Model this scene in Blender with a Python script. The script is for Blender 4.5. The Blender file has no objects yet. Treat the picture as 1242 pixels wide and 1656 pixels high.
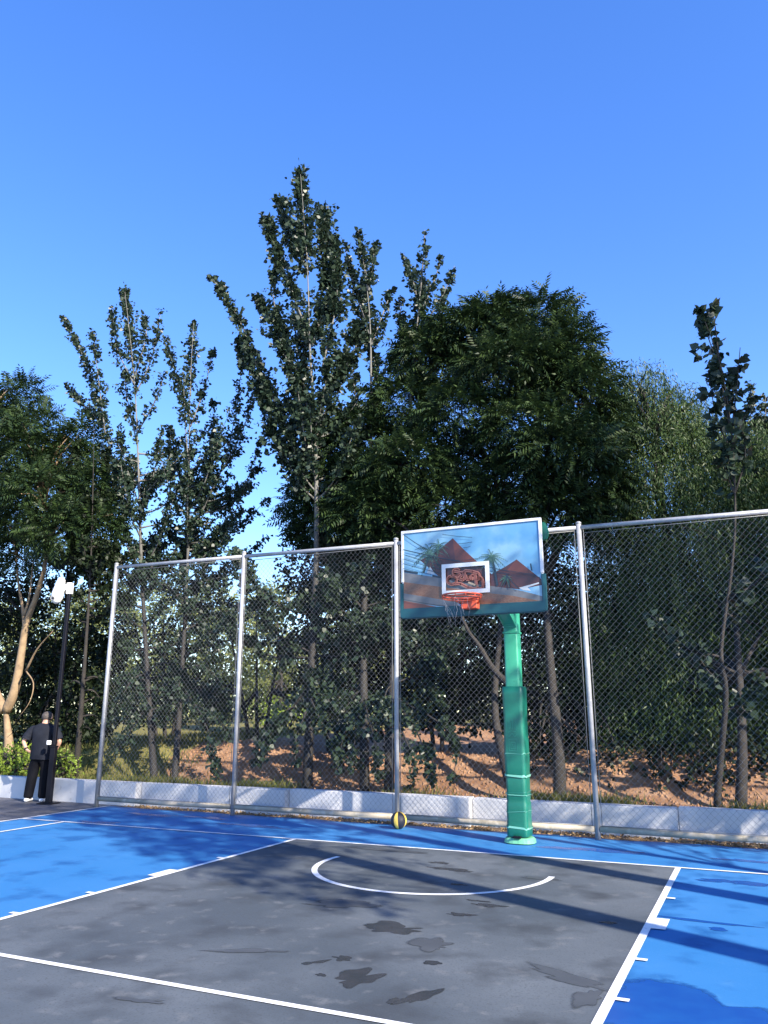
import bpy, bmesh, math, random
import numpy as np
from mathutils import Vector, Matrix
rng = np.random.default_rng(11)
random.seed(11)
scene = bpy.context.scene
COL = scene.collection
PI = math.pi

# ------------------------------------------------------------------ camera calibration
CAM = np.array([3.4315, -9.9309, 1.659]); YAW, PIT, FPX = 0.4310, 0.2497, 1276.39
def _axes():
    cy, sy = math.cos(YAW), math.sin(YAW)
    f = np.array([-sy*math.cos(PIT), cy*math.cos(PIT), math.sin(PIT)])
    r = np.array([cy, sy, 0.0])
    return r, np.cross(r, f), f
AX = _axes()
def at(x, y, Y):
    """point at depth plane Y seen at photo position x, y"""
    d = AX[0]*(x-621)/FPX + AX[1]*(828-y)/FPX + AX[2]
    return CAM + d*(Y-CAM[1])/d[1]
def atg(x, y, z=0.0):
    d = AX[0]*(x-621)/FPX + AX[1]*(828-y)/FPX + AX[2]
    return CAM + d*(z-CAM[2])/d[2]

# ------------------------------------------------------------------ materials
def mat(name, col, rough=0.6, metal=0.0, spec=0.5, var=None, bump=None, transl=0.0, coat=0.0, island=None):
    """var=(scale, other colour, lo, hi, detail); bump=(scale, strength); island=(colour a, colour b)"""
    m = bpy.data.materials.new(name); m.use_nodes = True
    nt = m.node_tree; b = nt.nodes['Principled BSDF']
    b.inputs['Base Color'].default_value = (*col, 1); b.inputs['Roughness'].default_value = rough
    b.inputs['Metallic'].default_value = metal; b.inputs['Specular IOR Level'].default_value = spec
    b.inputs['Coat Weight'].default_value = coat
    N, L = nt.nodes.new, nt.links.new
    src = None
    if var or bump:
        tc = N('ShaderNodeTexCoord')
    if var:
        layers = var if isinstance(var, list) else [var]
        prev = None
        for (sc, c2, lo, hi, det) in layers:
            n = N('ShaderNodeTexNoise'); n.inputs['Scale'].default_value = sc; n.inputs['Detail'].default_value = det
            L(tc.outputs['Object'], n.inputs['Vector'])
            mr = N('ShaderNodeMapRange'); mr.inputs[1].default_value = lo; mr.inputs[2].default_value = hi
            L(n.outputs['Fac'], mr.inputs[0])
            mx = N('ShaderNodeMix'); mx.data_type = 'RGBA'
            L(mr.outputs[0], mx.inputs[0])
            if prev is None: mx.inputs[6].default_value = (*col, 1)
            else: L(prev, mx.inputs[6])
            mx.inputs[7].default_value = (*c2, 1); prev = mx.outputs[2]
        src = prev
    if island:
        g = N('ShaderNodeNewGeometry'); mx = N('ShaderNodeMix'); mx.data_type = 'RGBA'
        L(g.outputs['Random Per Island'], mx.inputs[0])
        mx.inputs[6].default_value = (*island[0], 1); mx.inputs[7].default_value = (*island[1], 1); src = mx.outputs[2]
    if src is not None: L(src, b.inputs['Base Color'])
    if bump:
        n = N('ShaderNodeTexNoise'); n.inputs['Scale'].default_value = bump[0]; n.inputs['Detail'].default_value = 8
        L(tc.outputs['Object'], n.inputs['Vector'])
        bp = N('ShaderNodeBump'); bp.inputs['Strength'].default_value = bump[1]; bp.inputs['Distance'].default_value = 0.02
        L(n.outputs['Fac'], bp.inputs['Height']); L(bp.outputs[0], b.inputs['Normal'])
    if transl > 0:
        t = N('ShaderNodeBsdfTranslucent'); ms = N('ShaderNodeMixShader'); ms.inputs[0].default_value = transl
        if src is not None: L(src, t.inputs['Color'])
        else: t.inputs['Color'].default_value = (*col, 1)
        out = nt.nodes['Material Output']
        L(b.outputs[0], ms.inputs[1]); L(t.outputs[0], ms.inputs[2]); L(ms.outputs[0], out.inputs['Surface'])
    return m

M = {}
M['blue'] = mat('blue_court_paint', (0.026, 0.150, 0.365), 0.55, spec=0.22,
    var=[(0.5, (0.042, 0.175, 0.41), 0.38, 0.68, 7), (2.2, (0.015, 0.095, 0.27), 0.52, 0.68, 9), (7, (0.05, 0.18, 0.39), 0.60, 0.78, 9), (45, (0.06, 0.19, 0.40), 0.60, 0.8, 4), (150, (0.012, 0.08, 0.23), 0.62, 0.8, 2)], bump=(60, 0.06))
M['grey'] = mat('grey_court_paint', (0.062, 0.076, 0.091), 0.6, spec=0.2,
    var=[(0.6, (0.110, 0.127, 0.144), 0.38, 0.66, 8), (2.0, (0.045, 0.052, 0.061), 0.50, 0.72, 9), (5.0, (0.15, 0.158, 0.166), 0.58, 0.80, 10), (70, (0.055, 0.062, 0.07), 0.55, 0.75, 3), (160, (0.15, 0.155, 0.16), 0.68, 0.82, 2)], bump=(60, 0.08))
M['white_line'] = mat('white_line_paint', (0.72, 0.73, 0.74), 0.55, var=[(14, (0.52, 0.55, 0.59), 0.5, 0.75, 8), (60, (0.34, 0.38, 0.43), 0.62, 0.74, 5)])
M['asphalt'] = mat('asphalt', (0.075, 0.076, 0.088), 0.55, var=[(1.2, (0.11, 0.11, 0.125), 0.4, 0.7, 6), (5, (0.045, 0.045, 0.054), 0.5, 0.7, 6)], bump=(120, 0.3))
M['wet_grey'] = mat('wet_grey_paint', (0.033, 0.038, 0.045), 0.25, spec=0.4, var=(6, (0.045, 0.047, 0.054), 0.4, 0.7, 5))
M['damp_grey'] = mat('damp_grey_paint', (0.057, 0.065, 0.076), 0.50, spec=0.25, var=(4, (0.072, 0.081, 0.093), 0.4, 0.7, 5))
M['wet_blue'] = mat('wet_blue_paint', (0.010, 0.068, 0.29), 0.25, spec=0.4, var=(5, (0.013, 0.085, 0.31), 0.4, 0.7, 5))
def soft_edge(m, lo, hi):
    nt = m.node_tree; b = nt.nodes['Principled BSDF']; out = nt.nodes['Material Output']
    at_ = nt.nodes.new('ShaderNodeAttribute'); at_.attribute_name = 'wet'
    tc = nt.nodes.new('ShaderNodeTexCoord'); nz = nt.nodes.new('ShaderNodeTexNoise'); nz.inputs['Scale'].default_value = 9; nz.inputs['Detail'].default_value = 8
    ad = nt.nodes.new('ShaderNodeMath'); ad.operation = 'MULTIPLY_ADD'; ad.inputs[1].default_value = 0.9
    mr = nt.nodes.new('ShaderNodeMapRange'); mr.inputs[1].default_value = lo; mr.inputs[2].default_value = hi
    tr = nt.nodes.new('ShaderNodeBsdfTransparent'); mx = nt.nodes.new('ShaderNodeMixShader'); L = nt.links.new
    L(tc.outputs['Object'], nz.inputs['Vector']); L(nz.outputs['Fac'], ad.inputs[0]); L(at_.outputs['Fac'], ad.inputs[2]); L(ad.outputs[0], mr.inputs[0])
    L(mr.outputs[0], mx.inputs[0]); L(tr.outputs[0], mx.inputs[1]); L(b.outputs[0], mx.inputs[2]); L(mx.outputs[0], out.inputs['Surface'])
soft_edge(M['wet_grey'], 0.62, 0.85); soft_edge(M['damp_grey'], 0.6, 1.2); soft_edge(M['wet_blue'], 0.6, 1.0)
M['galv'] = mat('galvanised_steel', (0.36, 0.37, 0.385), 0.38, metal=0.25, var=[(5, (0.26, 0.27, 0.29), 0.4, 0.7, 5), (30, (0.44, 0.45, 0.455), 0.55, 0.75, 4)], bump=(25, 0.04))
M['galv_rail'] = mat('weathered_steel_rail', (0.34, 0.30, 0.23), 0.6, metal=0.0, var=[(3, (0.20, 0.18, 0.13), 0.45, 0.65, 6), (12, (0.42, 0.38, 0.31), 0.5, 0.7, 6)], bump=(30, 0.1))
M['wire'] = mat('galvanised_wire', (0.19, 0.195, 0.20), 0.45, metal=0.2)
M['wall'] = mat('whitewashed_wall', (0.55, 0.555, 0.57), 0.8, var=[(1.6, (0.44, 0.45, 0.475), 0.42, 0.68, 7), (7, (0.32, 0.32, 0.325), 0.62, 0.8, 7)], bump=(18, 0.1))
M['dirt'] = mat('orange_dirt', (0.27, 0.158, 0.092), 0.95, spec=0.1,
    var=[(0.7, (0.22, 0.122, 0.070), 0.4, 0.65, 6), (4, (0.34, 0.215, 0.135), 0.5, 0.7, 8), (16, (0.14, 0.08, 0.046), 0.58, 0.72, 6)], bump=(9, 1.0))
M['litter'] = mat('leaf_litter', (0.14, 0.09, 0.05), 0.9, var=[(12, (0.30, 0.20, 0.11), 0.5, 0.65, 6), (40, (0.05, 0.04, 0.03), 0.5, 0.6, 5)], bump=(30, 0.8))
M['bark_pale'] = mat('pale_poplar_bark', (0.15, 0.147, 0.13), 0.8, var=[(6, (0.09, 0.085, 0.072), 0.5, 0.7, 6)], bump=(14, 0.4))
M['bark_grey'] = mat('grey_bark', (0.020, 0.0175, 0.015), 0.9, var=[(8, (0.036, 0.031, 0.026), 0.45, 0.7, 6)], bump=(14, 0.6))
M['bark_tan'] = mat('tan_bark', (0.27, 0.19, 0.11), 0.85, var=[(5, (0.16, 0.11, 0.065), 0.45, 0.7, 6)], bump=(12, 0.6))
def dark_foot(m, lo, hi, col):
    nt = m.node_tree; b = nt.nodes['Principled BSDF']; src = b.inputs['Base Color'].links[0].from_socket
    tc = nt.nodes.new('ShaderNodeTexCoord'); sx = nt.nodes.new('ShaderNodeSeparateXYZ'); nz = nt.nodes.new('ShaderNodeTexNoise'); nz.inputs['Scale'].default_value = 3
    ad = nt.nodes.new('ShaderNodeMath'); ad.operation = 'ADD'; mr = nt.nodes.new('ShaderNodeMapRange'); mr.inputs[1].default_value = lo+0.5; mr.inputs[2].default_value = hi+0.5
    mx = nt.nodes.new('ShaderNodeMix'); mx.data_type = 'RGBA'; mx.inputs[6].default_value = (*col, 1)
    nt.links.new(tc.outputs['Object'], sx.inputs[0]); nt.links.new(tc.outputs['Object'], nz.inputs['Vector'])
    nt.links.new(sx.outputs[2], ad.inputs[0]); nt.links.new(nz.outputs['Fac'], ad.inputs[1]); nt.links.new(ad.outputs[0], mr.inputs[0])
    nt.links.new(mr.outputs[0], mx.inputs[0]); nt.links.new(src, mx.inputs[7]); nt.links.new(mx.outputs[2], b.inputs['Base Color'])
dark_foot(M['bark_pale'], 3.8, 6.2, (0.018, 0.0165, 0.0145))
def grassy_west(m):
    nt = m.node_tree; b = nt.nodes['Principled BSDF']; src = b.inputs['Base Color'].links[0].from_socket
    tc = nt.nodes.new('ShaderNodeTexCoord'); sx = nt.nodes.new('ShaderNodeSeparateXYZ'); nz = nt.nodes.new('ShaderNodeTexNoise'); nz.inputs['Scale'].default_value = 2.2; nz.inputs['Detail'].default_value = 8
    mu = nt.nodes.new('ShaderNodeMath'); mu.operation = 'MULTIPLY_ADD'; mu.inputs[1].default_value = 2.4
    mr = nt.nodes.new('ShaderNodeMapRange'); mr.inputs[1].default_value = -6.6; mr.inputs[2].default_value = -7.2
    mx = nt.nodes.new('ShaderNodeMix'); mx.data_type = 'RGBA'; mx.inputs[7].default_value = (0.17, 0.155, 0.055, 1)
    nt.links.new(tc.outputs['Object'], sx.inputs[0]); nt.links.new(tc.outputs['Object'], nz.inputs['Vector'])
    nt.links.new(nz.outputs['Fac'], mu.inputs[0]); nt.links.new(sx.outputs[0], mu.inputs[2]); nt.links.new(mu.outputs[0], mr.inputs[0])
    nt.links.new(mr.outputs[0], mx.inputs[0]); nt.links.new(src, mx.inputs[6]); nt.links.new(mx.outputs[2], b.inputs['Base Color'])
grassy_west(M['dirt'])
LEAF = dict(rough=0.5, spec=0.2, transl=0.14)
M['poplar'] = mat('poplar_leaf', (0.035, 0.06, 0.03), island=((0.013, 0.028, 0.020), (0.042, 0.066, 0.036)), rough=0.42, spec=0.35, transl=0.2)
M['pinnate'] = mat('pinnate_leaf', (0.035, 0.065, 0.025), island=((0.010, 0.024, 0.013), (0.038, 0.066, 0.018)), **LEAF)
M['willow'] = mat('willow_leaf', (0.06, 0.09, 0.035), island=((0.024, 0.050, 0.016), (0.066, 0.112, 0.026)), rough=0.5, spec=0.4, transl=0.22)
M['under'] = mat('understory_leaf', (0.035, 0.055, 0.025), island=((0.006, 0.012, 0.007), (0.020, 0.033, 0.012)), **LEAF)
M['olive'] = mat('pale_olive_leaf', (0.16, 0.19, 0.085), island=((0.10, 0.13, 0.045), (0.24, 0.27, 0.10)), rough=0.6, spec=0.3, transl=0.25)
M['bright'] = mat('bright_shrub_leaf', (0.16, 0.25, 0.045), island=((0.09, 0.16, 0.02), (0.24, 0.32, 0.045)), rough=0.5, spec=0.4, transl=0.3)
M['grass'] = mat('grass_blade', (0.16, 0.19, 0.05), island=((0.05, 0.085, 0.018), (0.19, 0.17, 0.06)), rough=0.7, spec=0.2, transl=0.25)
M['dead'] = mat('dry_leaf', (0.25, 0.15, 0.07), island=((0.14, 0.08, 0.04), (0.38, 0.26, 0.13)), rough=0.85)
M['pole_green'] = mat('mint_green_enamel', (0.035, 0.28, 0.175), 0.38, var=[(3, (0.042, 0.31, 0.20), 0.4, 0.7, 4), (22, (0.026, 0.20, 0.13), 0.64, 0.72, 6)], bump=(40, 0.03))
M['pad_green'] = mat('green_vinyl_padding', (0.007, 0.12, 0.085), 0.34, var=(2.2, (0.011, 0.15, 0.105), 0.4, 0.7, 5), bump=(7, 0.25))
M['base_green'] = mat('pale_green_base_paint', (0.14, 0.42, 0.25), 0.45, var=(9, (0.10, 0.34, 0.20), 0.5, 0.7, 4))
M['tape'] = mat('clear_tape_edge', (0.18, 0.48, 0.38), 0.22, coat=0.6)
M['mark'] = mat('faded_mark', (0.022, 0.19, 0.145), 0.4)
M['pad_teal'] = mat('teal_edge_padding', (0.008, 0.065, 0.085), 0.5, bump=(30, 0.1))
M['frame_white'] = mat('white_frame_enamel', (0.66, 0.67, 0.68), 0.35)
M['square_white'] = mat('white_target_paint', (0.62, 0.64, 0.64), 0.45)
M['rim'] = mat('orange_rim_enamel', (0.55, 0.085, 0.04), 0.35, var=(20, (0.46, 0.065, 0.03), 0.5, 0.7, 3))
M['net'] = mat('frayed_net_cord', (0.30, 0.31, 0.34), 0.8)
M['black'] = mat('black_powder_coat', (0.004, 0.004, 0.008), 0.5, spec=0.25)
M['cam_white'] = mat('white_plastic', (0.82, 0.82, 0.80), 0.35)
M['cam_glass'] = mat('dark_lens_glass', (0.03, 0.03, 0.035), 0.12)
M['ring_grey'] = mat('grey_ring', (0.25, 0.25, 0.25), 0.4)
M['yellow'] = mat('yellow_rubber', (0.75, 0.52, 0.09), 0.5, bump=(160, 0.3))
M['ball_black'] = mat('black_rubber', (0.018, 0.019, 0.03), 0.45, bump=(160, 0.3))
M['skin'] = mat('skin', (0.50, 0.29, 0.20), 0.55, var=(9, (0.44, 0.24, 0.165), 0.45, 0.7, 4))
M['shirt'] = mat('charcoal_tshirt', (0.009, 0.011, 0.018), 0.85, spec=0.2, var=(5, (0.013, 0.016, 0.025), 0.45, 0.7, 5), bump=(9, 0.5))
M['trouser'] = mat('black_trousers', (0.0025, 0.003, 0.006), 0.8, spec=0.15, bump=(7, 0.5))
M['hair'] = mat('grey_hair', (0.05, 0.041, 0.037), 0.8, var=(40, (0.09, 0.076, 0.068), 0.45, 0.65, 3))
M['shoe'] = mat('white_shoe', (0.72, 0.72, 0.74), 0.5)
M['band'] = mat('dark_wristband', (0.015, 0.015, 0.02), 0.5)
# backboard print
M['p_sky'] = mat('print_sky', (0.105, 0.273, 0.434), 0.16, var=[(1.7, (0.223, 0.372, 0.459), 0.42, 0.66, 5), (3.1, (0.074, 0.223, 0.422), 0.5, 0.7, 4)])
M['p_roof_a'] = mat('print_roof_light', (0.115, 0.036, 0.026), 0.2, var=(7, (0.09, 0.03, 0.026), 0.4, 0.7, 6))
M['p_roof_b'] = mat('print_roof_dark', (0.070, 0.026, 0.027), 0.2, var=(7, (0.052, 0.022, 0.028), 0.4, 0.7, 6))
M['p_grey'] = mat('print_parapet', (0.118, 0.124, 0.136), 0.2, var=(9, (0.093, 0.096, 0.105), 0.4, 0.7, 5))
def brick_mat():
    m = bpy.data.materials.new('print_brick'); m.use_nodes = True; nt = m.node_tree
    b = nt.nodes['Principled BSDF']; b.inputs['Roughness'].default_value = 0.22
    tc = nt.nodes.new('ShaderNodeTexCoord'); mp = nt.nodes.new('ShaderNodeMapping'); mp.inputs['Rotation'].default_value = (PI/2, 0, 0)
    br = nt.nodes.new('ShaderNodeTexBrick'); br.inputs['Scale'].default_value = 22
    br.inputs['Color1'].default_value = (0.149, 0.071, 0.043, 1); br.inputs['Color2'].default_value = (0.192, 0.102, 0.065, 1); br.inputs['Mortar'].default_value = (0.099, 0.053, 0.037, 1)
    nt.links.new(tc.outputs['Object'], mp.inputs[0]); nt.links.new(mp.outputs[0], br.inputs['Vector']); nt.links.new(br.outputs['Color'], b.inputs['Base Color'])
    return m
M['p_brick'] = brick_mat()
M['p_red'] = mat('print_red_band', (0.130, 0.043, 0.034), 0.2)
M['p_palm'] = mat('print_palm', (0.031, 0.074, 0.062), 0.2, var=(14, (0.074, 0.155, 0.124), 0.45, 0.65, 5))
M['p_dark'] = mat('print_wire', (0.015, 0.028, 0.046), 0.2)
M['p_white'] = mat('print_white', (0.384, 0.422, 0.446), 0.2)
M['p_logo'] = mat('print_logo', (0.310, 0.118, 0.081), 0.2)
M['p_logo2'] = mat('print_logo_line', (0.149, 0.034, 0.025), 0.2)
M['p_logo3'] = mat('print_logo_light', (0.360, 0.279, 0.186), 0.2)

# ------------------------------------------------------------------ object helpers
def link(o, parent=None):
    COL.objects.link(o)
    if parent is not None: o.parent = parent
    return o
def mesh_obj(name, verts, faces, mats, parent=None, mi=None, smooth=False):
    me = bpy.data.meshes.new(name)
    me.from_pydata([tuple(map(float, v)) for v in verts], [], [tuple(f) for f in faces])
    for m in (mats if isinstance(mats, list) else [mats]): me.materials.append(m)
    if mi is not None: me.polygons.foreach_set('material_index', np.asarray(mi, dtype=np.int32))
    if smooth: me.polygons.foreach_set('use_smooth', np.ones(len(me.polygons), dtype=bool))
    me.update()
    return link(bpy.data.objects.new(name, me), parent)
def bm_obj(name, bm, mats, parent=None, smooth=False):
    me = bpy.data.meshes.new(name); bm.normal_update(); bm.to_mesh(me); bm.free()
    for m in (mats if isinstance(mats, list) else [mats]): me.materials.append(m)
    if smooth: me.polygons.foreach_set('use_smooth', np.ones(len(me.polygons), dtype=bool))
    return link(bpy.data.objects.new(name, me), parent)
def quads_obj(name, V, nper, m, parent=None):
    """V: (n*nper, 3) points, each consecutive nper making one face; fast"""
    V = np.ascontiguousarray(V, dtype=np.float32).reshape(-1, 3); n = len(V)//nper
    me = bpy.data.meshes.new(name); me.vertices.add(len(V)); me.vertices.foreach_set('co', V.ravel())
    me.loops.add(n*nper); me.loops.foreach_set('vertex_index', np.arange(n*nper, dtype=np.int32))
    me.polygons.add(n); me.polygons.foreach_set('loop_start', np.arange(0, n*nper, nper, dtype=np.int32))
    me.polygons.foreach_set('loop_total', np.full(n, nper, dtype=np.int32))
    me.materials.append(m); me.update(calc_edges=True)
    return link(bpy.data.objects.new(name, me), parent)
def empty(name, loc=(0, 0, 0), rz=0):
    o = bpy.data.objects.new(name, None); o.empty_display_size = 0.2; COL.objects.link(o)
    o.location = loc; o.rotation_euler = (0, 0, rz); return o
def tag(o, label=None, cat=None, group=None, kind=None):
    if label: o['label'] = label
    if cat: o['category'] = cat
    if group: o['group'] = group
    if kind: o['kind'] = kind
    return o
def box(bm, lo, hi, bev=0.0, mi=0):
    x0, y0, z0 = lo; x1, y1, z1 = hi
    r = bmesh.ops.create_cube(bm, size=1.0)
    for v in r['verts']:
        v.co = Vector(((x0+x1)/2 + v.co.x*(x1-x0), (y0+y1)/2 + v.co.y*(y1-y0), (z0+z1)/2 + v.co.z*(z1-z0)))
    fs = {f for v in r['verts'] for f in v.link_faces}
    for f in fs: f.material_index = mi
    if bev > 0:
        es = list({e for f in fs for e in f.edges})
        bmesh.ops.bevel(bm, geom=es, offset=bev, segments=3, affect='EDGES', profile=0.5)
class Wood:
    """collects tapering tubes into one mesh"""
    def __init__(self): self.v = []; self.f = []
    def tube(self, pts, rad, sides=6, cap=True):
        pts = [np.asarray(p, float) for p in pts]; n = len(pts)
        if np.isscalar(rad): rad = [rad]*n
        b0 = len(self.v); ref = None
        for i in range(n):
            t = pts[min(i+1, n-1)] - pts[max(i-1, 0)]; t = t/(np.linalg.norm(t)+1e-9)
            if ref is None:
                ref = np.array([1., 0, 0]) if abs(t[0]) < 0.8 else np.array([0, 1., 0])
            a = ref - t*(ref@t); a /= np.linalg.norm(a)+1e-9; ref = a; b = np.cross(t, a)
            for k in range(sides):
                an = 2*PI*k/sides
                self.v.append(pts[i] + rad[i]*(a*math.cos(an)+b*math.sin(an)))
        for i in range(n-1):
            for k in range(sides):
                k2 = (k+1) % sides
                self.f.append((b0+i*sides+k, b0+i*sides+k2, b0+(i+1)*sides+k2, b0+(i+1)*sides+k))
        if cap:
            self.f.append(tuple(b0+k for k in reversed(range(sides)))); self.f.append(tuple(b0+(n-1)*sides+k for k in range(sides)))
    def build(self, name, m, parent=None, smooth=True):
        return mesh_obj(name, self.v, self.f, m, parent, smooth=smooth)
def smooth_path(pts, n=4):
    """Catmull-Rom subdivision"""
    P = [np.asarray(p, float) for p in pts]
    if len(P) < 3: return [P[0]+(P[-1]-P[0])*i/n for i in range(n+1)]
    Q = [2*P[0]-P[1]] + P + [2*P[-1]-P[-2]]; out = []
    for i in range(1, len(Q)-2):
        for k in range(n):
            t = k/n; a, b, c, d = Q[i-1], Q[i], Q[i+1], Q[i+2]
            out.append(0.5*((2*b)+(c-a)*t+(2*a-5*b+4*c-d)*t*t+(3*b-a-3*c+d)*t**3))
    out.append(P[-1]); return out

# ------------------------------------------------------------------ leaves
def unit(a): return a/(np.linalg.norm(a, axis=-1, keepdims=True)+1e-9)
def leaf_quads(P, D, size, width, rnd=0.7, hang=0.0):
    """deltoid leaves at P pointing along D with random roll"""
    n = len(P)
    D = unit(D + rnd*rng.normal(size=(n, 3)) + np.array([0, 0, -hang]))
    W = unit(np.cross(D, rng.normal(size=(n, 3))))
    Nn = np.cross(D, W)
    s = (size*rng.uniform(0.7, 1.25, n))[:, None]; w = s*width
    a = P; b = P + D*s*0.36 + W*w*0.5 + Nn*s*0.05; c = P + D*s - Nn*s*0.06; d = P + D*s*0.36 - W*w*0.5 + Nn*s*0.05
    return np.stack([a, b, c, d], 1).reshape(-1, 3)
def heart_leaves(P, D, size, width, rnd=0.7, hang=0.0):
    n = len(P)
    D = unit(D + rnd*rng.normal(size=(n, 3)) + np.array([0, 0, -hang]))
    W = unit(np.cross(D, rng.normal(size=(n, 3)))); Nn = np.cross(D, W)
    s = (size*rng.uniform(0.5, 1.5, n))[:, None]; w = s*width*rng.uniform(0.75, 1.05, n)[:, None]
    out = [P]
    for a, b, c in ((.16, .42, .05), (.52, .40, .04), (1.0, 0, -.08), (.52, -.40, .04), (.16, -.42, .05)): out.append(P + D*s*a + W*w*b + Nn*s*c)
    return np.stack(out, 1).reshape(-1, 3)
def finger_leaves(path, r, dens=1.0, size=0.085, width=1.0, tip=0.25, hang=0.35):
    """leafy shoot: short twigs spiral up round the path, each carrying leaves"""
    P = np.array(path); seg = np.linalg.norm(np.diff(P, axis=0), axis=1); L = seg.sum(); cum = np.concatenate([[0], np.cumsum(seg)])/L
    nt = max(4, int(L*r*230*dens)); k = 8
    t = rng.uniform(0, 1, nt)**0.9
    # bare stretches between the leafy tufts
    q_ = np.sin(t*L*5.5+rng.uniform(0, 6))+0.8*np.sin(t*L*13+rng.uniform(0, 6)); t = t[q_+rng.normal(size=nt)*0.6 > -0.75]; nt = len(t)
    base = np.stack([np.interp(t, cum, P[:, i]) for i in range(3)], 1)
    tang = unit(np.stack([np.interp(np.minimum(t+0.05, 1), cum, P[:, i]) - np.interp(np.maximum(t-0.05, 0), cum, P[:, i]) for i in range(3)], 1))
    perp = unit(np.cross(tang, rng.normal(size=(nt, 3))))
    rr = r*(1-(1-tip)*t**1.6)*(0.16+1.1*rng.beta(1.6, 2.2, nt)+0.75*(rng.uniform(0, 1, nt) > 0.90))
    # lumpy shoots: some stretches fuller than others
    rr *= 0.95+0.4*np.sin(t*L*4.2+rng.uniform(0, 6))
    dirn = unit(tang*0.75+perp)
    s = rng.uniform(0.15, 1, (nt, k))
    pts = base[:, None] + dirn[:, None]*(rr[:, None]*1.25*s)[..., None] + rng.normal(size=(nt, k, 3))*0.035
    dl = np.repeat(perp[:, None]+0.25*tang[:, None], k, 1)
    return heart_leaves(pts.reshape(-1, 3), dl.reshape(-1, 3), size, width, 0.6, hang)
def clump_points(c, rad, n, shell=0.45):
    u = unit(rng.normal(size=(n, 3))); q = rng.uniform(shell**3, 1, n)**(1/3)
    return np.asarray(c) + u*q[:, None]*np.asarray(rad), u
def clump_leaves(c, rad, n, size, width, hang=0.4, twig=6, shell=0.3):
    nt = max(1, n//twig)
    P, U = clump_points(c, rad, nt, shell)
    d = unit(U+0.6*rng.normal(size=(nt, 3)))
    s = rng.uniform(0, 1, (nt, twig))
    pts = P[:, None] + d[:, None]*(size*3.2*s)[..., None] + rng.normal(size=(nt, twig, 3))*size*0.35
    return leaf_quads(pts.reshape(-1, 3), np.repeat(d[:, None], twig, 1).reshape(-1, 3), size, width, 0.7, hang)
def fronds(P, D, length=0.42, pairs=7, lw=0.036, ll=0.12):
    """compound pinnate leaves: leaflets in pairs along a drooping midrib"""
    n = len(P); D = unit(D); side = unit(np.cross(D, np.array([0, 0, 1.])+0.5*rng.normal(size=(n, 3)))); up = unit(np.cross(side, D))
    Ls = length*rng.uniform(0.7, 1.2, n)
    out = []
    for i in range(pairs+1):
        t = (i+1)/(pairs+1)
        base = P + D*(Ls*t)[:, None] - up*(Ls*0.38*t*t)[:, None]
        tang = unit(D - up*0.76*t)
        for sg in ((-1, 1) if i < pairs else (0,)):
            ld = unit(side*sg*1.0 + tang*(0.55 if sg else 1.0) - up*0.25 + 0.10*rng.normal(size=(n, 3)))
            w = unit(np.cross(ld, up))
            l = (ll*(0.75+0.5*math.sin(PI*min(t, 0.95)))*Ls/length)[:, None]; ww = lw*Ls[:, None]/length
            out.append(np.stack([base, base+ld*l*0.4+w*ww*0.5, base+ld*l-up*l*0.15, base+ld*l*0.4-w*ww*0.5], 1))
    return np.concatenate(out, 0).reshape(-1, 3)

# ------------------------------------------------------------------ world, sun, camera
SUN_EL = math.radians(32); SAZ = np.array([0.90, -0.436])
w = bpy.data.worlds.new("World"); scene.world = w; w.use_nodes = True
nt = w.node_tree; bg = nt.nodes['Background']
sky = nt.nodes.new('ShaderNodeTexSky'); sky.sky_type = 'NISHITA'; sky.sun_disc = False
sky.sun_elevation = SUN_EL; sky.sun_rotation = math.atan2(SAZ[0], SAZ[1]); sky.altitude = 0
sky.air_density = 1.0; sky.dust_density = 0.3; sky.ozone_density = 3.0
hs = nt.nodes.new('ShaderNodeHueSaturation'); hs.inputs['Saturation'].default_value = 1.36; hs.inputs['Hue'].default_value = 0.518; hs.inputs['Value'].default_value = 1.23
gm = nt.nodes.new('ShaderNodeGamma'); gm.inputs['Gamma'].default_value = 0.86
nt.links.new(sky.outputs[0], gm.inputs['Color']); nt.links.new(gm.outputs[0], hs.inputs['Color']); nt.links.new(hs.outputs[0], bg.inputs['Color'])
bg.inputs['Strength'].default_value = 0.15
sl = bpy.data.lights.new('sun', 'SUN'); sl.energy = 5.0; sl.angle = math.radians(0.53); sl.color = (1.0, 0.90, 0.76)
so = bpy.data.objects.new('sun', sl); COL.objects.link(so)
sd = Vector((-SAZ[0]*math.cos(SUN_EL), -SAZ[1]*math.cos(SUN_EL), -math.sin(SUN_EL)))
so.rotation_euler = sd.to_track_quat('-Z', 'Y').to_euler(); so.location = (20, -10, 15)
cd = bpy.data.cameras.new('camera'); cam = bpy.data.objects.new('camera', cd); COL.objects.link(cam)
cam.location = CAM; cam.rotation_euler = (PI/2+PIT, 0, YAW)
cd.sensor_fit = 'VERTICAL'; cd.sensor_height = 36; cd.lens = FPX/1656*36; cd.clip_end = 2000; cd.clip_start = 0.05
scene.camera = cam
vs = scene.view_settings; vs.view_transform = 'Standard'; vs.look = 'None'; vs.gamma = 1; vs.exposure = 1.35
scene.render.engine = 'CYCLES'
scene.cycles.max_bounces = 6; scene.cycles.transparent_max_bounces = 8

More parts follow.
